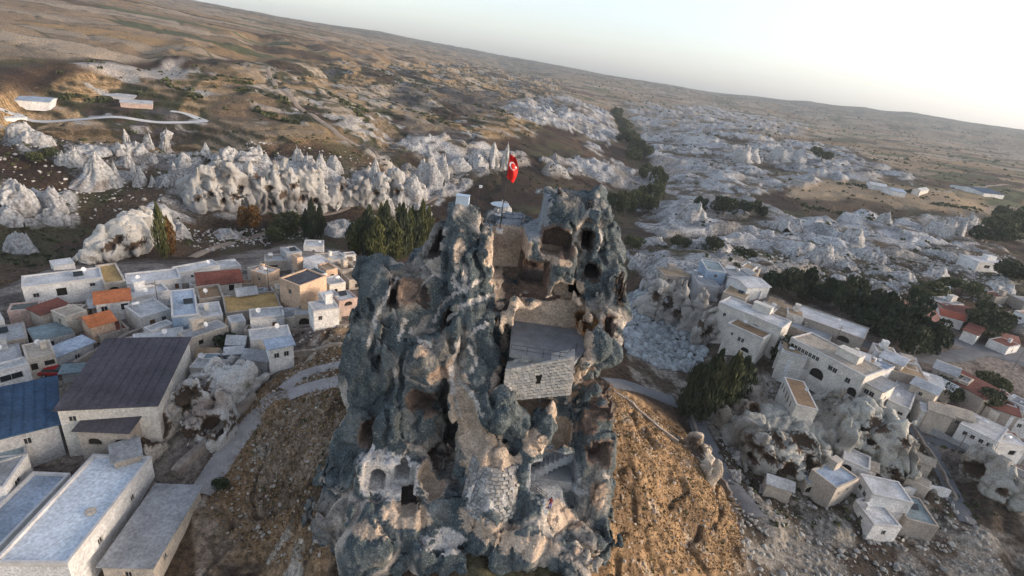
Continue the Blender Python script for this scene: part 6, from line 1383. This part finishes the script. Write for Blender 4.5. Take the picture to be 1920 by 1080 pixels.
def masonry(name, corners, thick, sw, sh, holes=(), keep=1.0, maxn=300):
    """corners TL,TR,BL,BR in space; courses of separate stones on a mortar core"""
    TL, TR, BL, BR = [np.array(c, float) for c in corners]
    nrm = np.cross(TR - TL, BL - TL); nrm = nrm / np.linalg.norm(nrm)
    if nrm[1] > 0: nrm = -nrm
    V = [TL - nrm * .05, TR - nrm * .05, BR - nrm * .05, BL - nrm * .05]; V += [p - nrm * thick for p in V]
    core = MB(); core.add(V, [(0, 3, 2, 1), (4, 5, 6, 7), (0, 1, 5, 4), (1, 2, 6, 5), (2, 3, 7, 6), (3, 0, 4, 7)])
    part = cparent(core.build(name, MORT))
    L_ = np.linalg.norm(TR - TL); Hh = np.linalg.norm(BL - TL); nr = max(1, int(Hh / sh)); rr = random.Random(int(L_ * 100)); k = 0
    for r in range(nr):
        v = (r + .5) / nr; x = 0.0
        while x < 1:
            w = sw / L_ * rr.uniform(.7, 1.35); u = x + w / 2; x += w
            if u + w / 2 > 1.02 or k >= maxn: continue
            if any(a < u < b and c < v < d for a, b, c, d in holes) or rr.random() > keep: continue
            p = (TL * (1 - u) + TR * u) * (1 - v) + (BL * (1 - u) + BR * u) * v
            ex = (TR - TL) / L_; ez = (TL - BL) / Hh; M = Matrix(((ex[0], -nrm[0], ez[0], p[0] + nrm[0] * .02), (ex[1], -nrm[1], ez[1], p[1] + nrm[1] * .02), (ex[2], -nrm[2], ez[2], p[2] + nrm[2] * .02), (0, 0, 0, 1)))
            o = bpy.data.objects.new('stone', rr.choice(_sm)); COL.objects.link(o); o.parent = part
            o.matrix_local = M @ Matrix.Diagonal((w * L_ * .93, .16 + rr.random() * .08, Hh / nr * .90, 1)); k += 1
    for a, b, c, d in holes:
        q = [(TL * (1 - u) + TR * u) * (1 - v) + (BL * (1 - u) + BR * u) * v + nrm * .03 for u, v in ((a, d), (b, d), (b, c), (a, c))]
        h_ = MB(); h_.add(q, [(0, 1, 2, 3)]); o = h_.build('window_opening', INNER_SHADE); o.parent = part  # dark sheet laid on the wall for the shade in the window
    return part
yw = 48.6
masonry('masonry_wall', [aty(948, 692, yw + .4), aty(1078, 668, yw), aty(941, 752, yw + .4), aty(1071, 740, yw)], 1.6, .55, .36, [(.46, .56, .34, .58)])
_hx = np.array([castle_hit(px, py) for px in range(868, 978, 8) for py in range(868, 972, 8)])
_B = lambda x, z: np.stack([1 + 0 * x, x, z, x * x, x * z, z * z], -1)
_c, *_ = np.linalg.lstsq(_B(_hx[:, 0], _hx[:, 2]), _hx[:, 1], rcond=None)
def wy_(x, z): return float((_B(np.float64(x), np.float64(z)) @ _c)) - .3
z1_, z0_ = float(castle_hit(920, 868)[2]), float(castle_hit(915, 975)[2]) - .3
xa_ = lambda z: -2.6 - .55 * (z1_ - z) / (z1_ - z0_); xb_ = lambda z: 2.9 + .35 * (z1_ - z) / (z1_ - z0_)
xc_ = float(castle_hit(925, 915)[0]); off = xc_ - .3
gm = MB(); NZ, NX = 14, 12; gv = []
for i in range(NZ):
    z = z0_ + (z1_ - z0_) * i / (NZ - 1)
    for j in range(NX): x = off + xa_(z) + (xb_(z) - xa_(z)) * j / (NX - 1); gv.append((x, wy_(x, z) + .06, z))
gm.add(gv, [(i * NX + j, i * NX + j + 1, (i + 1) * NX + j + 1, (i + 1) * NX + j) for i in range(NZ - 1) for j in range(NX - 1)])
ap = cparent(gm.build('masonry_apron', mat('apron_mortar', (.36, .34, .31), col2=(.24, .22, .20), scale=1.2, bump=.8, bscale=3), None, True)); so_ = ap.modifiers.new('s', 'SOLIDIFY'); so_.thickness = 1.2; so_.offset = -1
rr = random.Random(3); nz_ = max(8, int((z1_ - z0_) / .34)); hz_ = (z1_ - z0_) / nz_
for r in range(nz_):
    z = z0_ + hz_ * (r + .5); x = off + xa_(z)
    while x < off + xb_(z):
        w = rr.uniform(.38, .75); xm = x + w / 2; x += w
        ed = min(xm - off - xa_(z), off + xb_(z) - xm, (z1_ - z) * 1.2)
        if rr.random() > .35 + ed * 1.1 or rr.random() > .96: continue
        p = Vector((xm, wy_(xm, z), z)); ex = Vector((.1, wy_(xm + .1, z) - wy_(xm, z), 0)).normalized(); up = Vector((0, wy_(xm, z + .1) - wy_(xm, z), .1)).normalized(); nv = ex.cross(up)
        M = Matrix(((ex.x, -nv.x, up.x, p.x), (ex.y, -nv.y, up.y, p.y), (ex.z, -nv.z, up.z, p.z), (0, 0, 0, 1)))
        o = bpy.data.objects.new('stone', rr.choice(_sd)); COL.objects.link(o); o.parent = ap; o.matrix_local = M @ Matrix.Diagonal((w * .94, .16 + .07 * rr.random(), hz_ * .92, 1))
PAVE = mat('grey_paving', (.20, .215, .23), col2=(.14, .15, .16), scale=.8, bump=.3, bscale=3)
fl = MB(); t0 = 26.50
pl = [(aty(948, 690, yw + .3)[0] + .2, yw + .5), (aty(1080, 668, yw)[0] - .1, yw + .2), (9.6, 52.5), (9.2, 57.0), (.6, 57.0)]
fl.add([(x, y, t0 + .12) for x, y in pl] + [(x, y, t0 - .4) for x, y in pl], [(0, 1, 2, 3, 4), (9, 8, 7, 6, 5)] + [(i, i + 5, (i + 1) % 5 + 5, (i + 1) % 5) for i in range(5)])
cparent(fl.build('terrace_floor', PAVE))
def railing(pts, h, n, bars=2, name='railing'):
    r = MB(); pts = [Vector(p) for p in pts]
    for b in range(bars):
        for a, c in zip(pts[:-1], pts[1:]): r.tube(a + Vector((0, 0, h * (b + 1) / bars)), c + Vector((0, 0, h * (b + 1) / bars)), .03, n=5)
    o = cparent(r.build(name, IRON)); pm = MB().tube((0, 0, -.3), (0, 0, h), .035, n=5).mesh('post')
    seg = [0]
    for a, c in zip(pts[:-1], pts[1:]): seg.append(seg[-1] + (c - a).length)
    for i in range(n):
        t = seg[-1] * i / (n - 1); k = max(j for j in range(len(seg) - 1) if seg[j] <= t + 1e-6); f = (t - seg[k]) / max(seg[k + 1] - seg[k], 1e-6)
        q = new_obj('post', pm, o, IRON); q.location = pts[k].lerp(pts[k + 1], min(f, 1))
    return o
A_ = aty(953, 689, yw + .55); B_ = aty(1062, 668, yw + .5); z_ = t0 + .12
railing([(A_[0], A_[1], z_), (B_[0], B_[1] - .05, z_), (B_[0] + 1.3, 51.6, z_)], 1.05, 6)
c1 = [castle_hit(906, 440), castle_hit(930, 442), castle_hit(955, 440), castle_hit(976, 432)]
railing([(p[0], p[1] + .25, 37.45) for p in c1], 1.05, 5)
c2 = [castle_hit(x, y) for x, y in ((1068, 384), (1090, 392), (1108, 398), (1126, 410))]
railing([(p[0], p[1] + .4, p[2]) for p in c2], 1.25, 7, 1)
# stairs cut in the rock, each tread a block
st = MB(); p0 = np.array(aty(992, 896, 45.9)); p1 = np.array(aty(1076, 846, 48.6))
base_ = cparent(MB().box(p0[0] - .4, p1[0] + .2, p0[1] + .5, p1[1] + 1.2, p0[2] - 2.5, p0[2] - .3).build('staircase', MATS['weathered_tuff'] if False else mat('stair_rock', (.24, .26, .27), col2=(.16, .17, .18), scale=1, bump=.6)))
tr = MB().box(-.5, .5, -.5, .5, -.5, .5).mesh('step')
for i in range(11):
    f = i / 10; p = p0 + (p1 - p0) * f; p[1] += .5 * math.sin(f * 3.1)
    o = new_obj('step', tr, base_, mat('stair_tread', (.30, .33, .36), col2=(.2, .22, .24), scale=1.2, bump=.4)); o.location = (p[0], p[1] + .4, p[2] - .6); o.scale = (.62, 1.5, 1.2); o.rotation_euler = (0, 0, -.25 + .5 * f)
q = castle_hit(995, 915); railing([(q[0], q[1] - .2, q[2]), (q[0] + 1.9, q[1] - .6, q[2] - .9)], 1.0, 4, 3)
q = castle_hit(640, 900); railing([(q[0] - .3, q[1] - .2, q[2] - 1), (q[0] - .2, q[1] + 1.6, q[2] - .4)], 2.0, 2, 2)

# ------------------------------------------------------------------ flag, lamp, furniture on the summit
fb = atz(937, 431, 37.45); FH = 9.2
fp = empty('flag_pole', (fb[0], fb[1], 37.4)); tag(fp, 'thin dark flag pole on the summit terrace', 'flag pole')
MB().tube((0, 0, 0), (0, 0, FH), .06, .035, 8).build('pole', IRON, fp, True)
MB().box(-.4, .4, -.4, .4, -.3, .15).build('base', mat('concrete', (.4, .4, .4), var=.3), fp)
fg = empty('flag', (fb[0], fb[1], 37.4 + FH - 3.0)); tag(fg, 'red flag with white crescent and star hanging from the pole', 'flag')
RED = mat('red_cloth', (.62, .022, .018), var=.15, scale=2, fine=.05, rough=.7); WHC = mat('white_cloth', (.78, .78, .78), var=.05, fine=0)
def cloth(u, v):     # u away from the pole, v up (0..1): limp, folded, blown a little to the right
    w = 1.15 * (.55 + .45 * math.sin(v * 2.6 + .3)); x = .06 + u * w; y = .22 * math.sin(u * 7 + v * 3) * u + .12 * math.sin(v * 9 + u * 2); return (x, -.1 + y, .05 + v * 2.75 - .55 * u * (1 - v * .3) + .1)
n_, m2 = 18, 26; g_ = MB(); g_.add([cloth(i / (n_ - 1), j / (m2 - 1)) for j in range(m2) for i in range(n_)], [(j * n_ + i, j * n_ + i + 1, (j + 1) * n_ + i + 1, (j + 1) * n_ + i) for j in range(m2 - 1) for i in range(n_ - 1)])
cl = g_.build('cloth', RED, fg, True); sol = cl.modifiers.new('s', 'SOLIDIFY'); sol.thickness = .02
def emblem(name, polys):
    b = MB()
    for side in (-1, 1):
        for poly in polys:
            V = []
            for u, v in poly:
                p = cloth(u, v); V.append((p[0], p[1] + side * .035, p[2]))
            b.add(V, [tuple(range(len(V)))])
    return b.build(name, WHC, fg)
def ring(uc, vc, a0, a1, n=14): return [(uc + .34 * math.cos(t), vc + .145 * math.sin(t)) for t in np.linspace(a0, a1, n)], [(uc + .07 + .27 * math.cos(t), vc + .115 * math.sin(t)) for t in np.linspace(a0, a1, n)]
o_, i_ = ring(.44, .60, .62, 2 * math.pi - .62); emblem('crescent', [[o_[k], o_[k + 1], i_[k + 1], i_[k]] for k in range(len(o_) - 1)])
stp = [(.80 + (.15 if k % 2 == 0 else .06) * math.cos(math.pi + k * math.pi / 5), .60 + (.065 if k % 2 == 0 else .026) * math.sin(math.pi + k * math.pi / 5)) for k in range(10)]
emblem('star', [[(.80, .60), stp[k], stp[(k + 1) % 10]] for k in range(10)])
lb_ = castle_hit(893, 395); lp = empty('lamp_post', tuple(lb_ - [0, 0, .2])); tag(lp, 'thin lamp post with white floodlight on the spire top', 'lamp post')
MB().tube((0, 0, 0), (0, 0, 3.1), .045, .035, 6).build('pole', IRON, lp); MB().box(-.5, .1, -.03, .03, 3.0, 3.06).build('arm', IRON, lp); MB().box(.05, .38, -.2, .15, 2.95, 3.2).build('floodlight', TANKM, lp)
wb = castle_hit(866, 384); o = MB().box(-.75, .75, -.5, .5, -.4, .8).box(-.8, .8, -.55, .55, .8, .86).build('equipment_box', mat('pale_blue_box', (.45, .55, .64), var=.15), None, False, tuple(wb + [0, .4, .2])); tag(o, 'pale blue box on the tip of the left spire', 'box')
ub = atz(934, 412, 37.45); ur = empty('parasol', (ub[0], ub[1], 37.4)); tag(ur, 'white parasol over a table on the summit terrace', 'parasol')
cn = MB(); cn.add([(0, 0, 2.45)] + [(1.25 * math.cos(t), 1.25 * math.sin(t), 2.05) for t in np.linspace(0, 6.283, 9)[:-1]], [(0, 1 + i, 1 + (i + 1) % 8) for i in range(8)]); cn.build('canopy', mat('parasol_cloth', (.6, .66, .7), var=.1), ur); MB().tube((0, 0, 0), (0, 0, 2.4), .03, n=6).build('pole', IRON, ur); MB().tube((0, 0, .7), (0, 0, .75), .5, n=12).build('table_top', TANKM, ur)
rock(942, 400, 30, 26, 'blunt', 'white rock knob right behind the flag pole', 'rock')

# ------------------------------------------------------------------ people (one continuous body each)
def person(label, loc, rotz, pose, top, legs, hair, skin_=(.42, .27, .20)):
    f = Field((-.6, -.7, -.1), (.6, .7, 1.95), .028, far=.5); Lc = []
    def C(a, b, ra, rb, cl_):
        f.union(cap(a, b, ra, rb), .05); Lc.append((np.array(a, float), np.array(b, float), (ra + rb) / 2, cl_))
    hip = .92 if pose == 'stand' else .16; S = hip + .50
    C((0, 0, hip), (0, 0, hip + .28), .135, .125, top); C((0, 0, hip + .28), (0, .01, S - .04), .14, .15, top); C((-.15, 0, S - .03), (.15, 0, S - .03), .075, .075, top); C((0, 0, S), (0, -.01, S + .1), .05, .048, skin_)
    C((0, -.02, S + .16), (0, .0, S + .24), .078, .095, skin_); C((0, .02, S + .22), (0, .03, S + .27), .095, .092, hair); C((0, -.10, S + .17), (0, -.115, S + .15), .016, .018, skin_)
    for s in (-1, 1):
        C((s * .095, .005, S + .17), (s * .1, .01, S + .2), .015, .015, skin_)
        if pose == 'stand':
            C((s * .09, 0, hip - .02), (s * .10, -.03, .50), .088, .062, legs); C((s * .10, -.03, .50), (s * .10, .02, .09), .058, .042, legs); C((s * .10, .03, .04), (s * .11, -.14, .03), .045, .035, (.03, .03, .03))
            C((s * .19, 0, S - .05), (s * .26, .02, S - .33), .052, .044, top); C((s * .26, .02, S - .33), (s * .25, -.14, S - .53), .04, .032, top); hx, hy, hz = s * .25, -.15, S - .55; dx = (0, -.03, -.09)
        else:
            C((s * .09, 0, hip), (s * .12, -.34, hip + .26), .088, .065, legs); C((s * .12, -.34, hip + .26), (s * .12, -.42, .08), .058, .042, legs); C((s * .12, -.40, .04), (s * .13, -.56, .03), .045, .035, (.03, .03, .03))
            C((s * .19, 0, S - .05), (s * .24, -.12, S - .28), .052, .044, top); C((s * .24, -.12, S - .28), (s * .12, -.34, S - .22), .04, .032, top); hx, hy, hz = s * .11, -.36, S - .22; dx = (0, -.08, -.03)
        C((hx, hy, hz), (hx + dx[0] * .5, hy + dx[1] * .6, hz + dx[2] * .6), .032, .028, skin_)
        for q in range(4): C((hx + (q - 1.5) * .016, hy + dx[1] * .7, hz + dx[2] * .7), (hx + (q - 1.5) * .018, hy + dx[1] * 1.5, hz + dx[2] * (1.5 + .1 * (1 - abs(q - 1.5)))), .010, .009, skin_)
        C((hx - s * .025, hy, hz), (hx - s * .045, hy + dx[1] * .8, hz + dx[2] * .8), .011, .010, skin_)
    V, Q, _ = f.mesh(); best = np.full(len(V), 9.); cc = np.zeros((len(V), 3))
    for a, b, r_, cl_ in Lc:
        ab = b - a; t = np.clip(((V - a) @ ab) / (ab @ ab + 1e-9), 0, 1); d = np.linalg.norm(V - a - t[:, None] * ab, axis=1) - r_; u = d < best; best[u] = d[u]; cc[u] = cl_
    me = np_mesh('person', V, Q); set_col(me, 'Col', cc); o = new_obj('person', me, None, mat('clothing_and_skin', (1, 1, 1), attr='Col', fine=.05, scale=3, rough=.8)); o.location = loc; o.rotation_euler = (0, 0, rotz); tag(o, label, 'person'); return o
q = castle_hit(1047, 366); person('person in black sitting on the edge of the right summit', tuple(q + [0, .2, -.05]), .9, 'sit', (.02, .02, .022), (.025, .025, .03), (.02, .015, .012))
q = castle_hit(1104, 392); person('person in dark clothes sitting by the summit posts', tuple(q + [0, .5, 0]), 2.4, 'sit', (.03, .03, .035), (.02, .02, .025), (.02, .015, .012))
q = castle_hit(1030, 955); person('person in dark red top and blue trousers at the foot of the rock stairs', tuple(q + [0, .15, -.05]), 2.9, 'stand', (.16, .02, .03), (.03, .10, .45), (.03, .02, .015))

# ------------------------------------------------------------------ car, poles, yard clutter
g_ = ground(108, 703); car = empty('car', tuple(g_ + [0, 0, .05]), .30); tag(car, 'red car parked in the alley beside the purple hall', 'car')
RP = mat('red_car_paint', (.30, .012, .015), rough=.3, var=.1, fine=0, spec=.5); TY = mat('rubber', (.02, .02, .02), var=.1, fine=0)
bd = MB(); bd.prism([(-2.1, .35), (2.1, .35), (2.15, .62), (1.95, .82), (.95, .92), (-1.95, .95), (-2.15, .7)], -.82, .82); b_ = bd.build('body', RP, car); bv = b_.modifiers.new('b', 'BEVEL'); bv.width = .08; bv.segments = 2
cb = MB(); cb.add([(-1.8, -.74, .9), (.95, -.74, .9), (.95, .74, .9), (-1.8, .74, .9), (-1.35, -.6, 1.42), (.2, -.6, 1.42), (.2, .6, 1.42), (-1.35, .6, 1.42)], [(0, 1, 5, 4), (1, 2, 6, 5), (2, 3, 7, 6), (3, 0, 4, 7)]); cb.build('windows', PANE, car); MB().box(-1.38, .23, -.62, .62, 1.40, 1.47).build('roof', RP, car)
wm_ = MB().tube((0, -.1, 0), (0, .1, 0), .32, n=16).mesh('wheel'); hm = MB().tube((0, -.12, 0), (0, .12, 0), .18, n=10).mesh('rim')
for x in (-1.35, 1.35):
    for y in (-.78, .78): w_ = new_obj('wheel', wm_, car, TY); w_.location = (x, y, .32); new_obj('rim', hm, w_, METAL)
for y in (-.6, .6): MB().box(2.06, 2.14, y - .18, y + .18, .6, .75).build('headlight', TANKM, car)
POLEM = mat('weathered_pole', (.22, .2, .18), var=.3)
for px, py, h, lb in [(372,596,7,'grey utility pole beside the blue painted wall'),(300,590,7,'utility pole above the alley wall'),(232,640,6,'utility pole at the corner of the dark red courtyard'),(505,560,7,'utility pole in front of the tall peach house'),(640,540,6,'utility pole beside the squat stone tower'),(420,712,6,'utility pole on the cave dwelling rock'),(1470,640,7,'utility pole at the left end of the arcaded hotel'),(1560,655,7,'utility pole behind the arcaded hotel'),(1700,690,7,'utility pole on the street behind the hotel row'),(1785,860,7,'utility pole beside the lower right lane'),(1900,690,8,'utility pole at the right edge of the street')]:
    g_ = ground(px, py); r = empty('utility_pole', tuple(g_)); tag(r, lb, 'utility pole'); MB().tube((0, 0, -.3), (0, 0, h), .11, .08, 7).build('pole', POLEM, r); MB().box(-.7, .7, -.05, .05, h - .7, h - .58).build('crossarm', POLEM, r)
# round vent and coral patch on roofs, yellow sign
g_ = atz(195, 922, 5.6); 
rt = bigw[0]; MB().tube((1.5, -1.0, bigw[3] + .08), (1.5, -1.0, bigw[3] + .35), .55, n=14).build('roof_vent', wmat('beige'), rt)

# ------------------------------------------------------------------ air
hz = MB().box(-9800, 9800, -400, 9900, -120, 420).build('haze', None)
hm_ = bpy.data.materials.new('haze'); hm_.use_nodes = True; nt = hm_.node_tree; nt.nodes.remove(nt.nodes['Principled BSDF'])
pv = nt.nodes.new('ShaderNodeVolumePrincipled'); pv.inputs['Color'].default_value = (.78, .88, .98, 1); pv.inputs['Density'].default_value = 0.85e-4; pv.inputs['Anisotropy'].default_value = 0.2
nt.links.new(pv.outputs[0], nt.nodes['Material Output'].inputs['Volume']); hz.data.materials.append(hm_); tag(hz, 'pale evening haze over the plain', 'haze', kind='stuff')
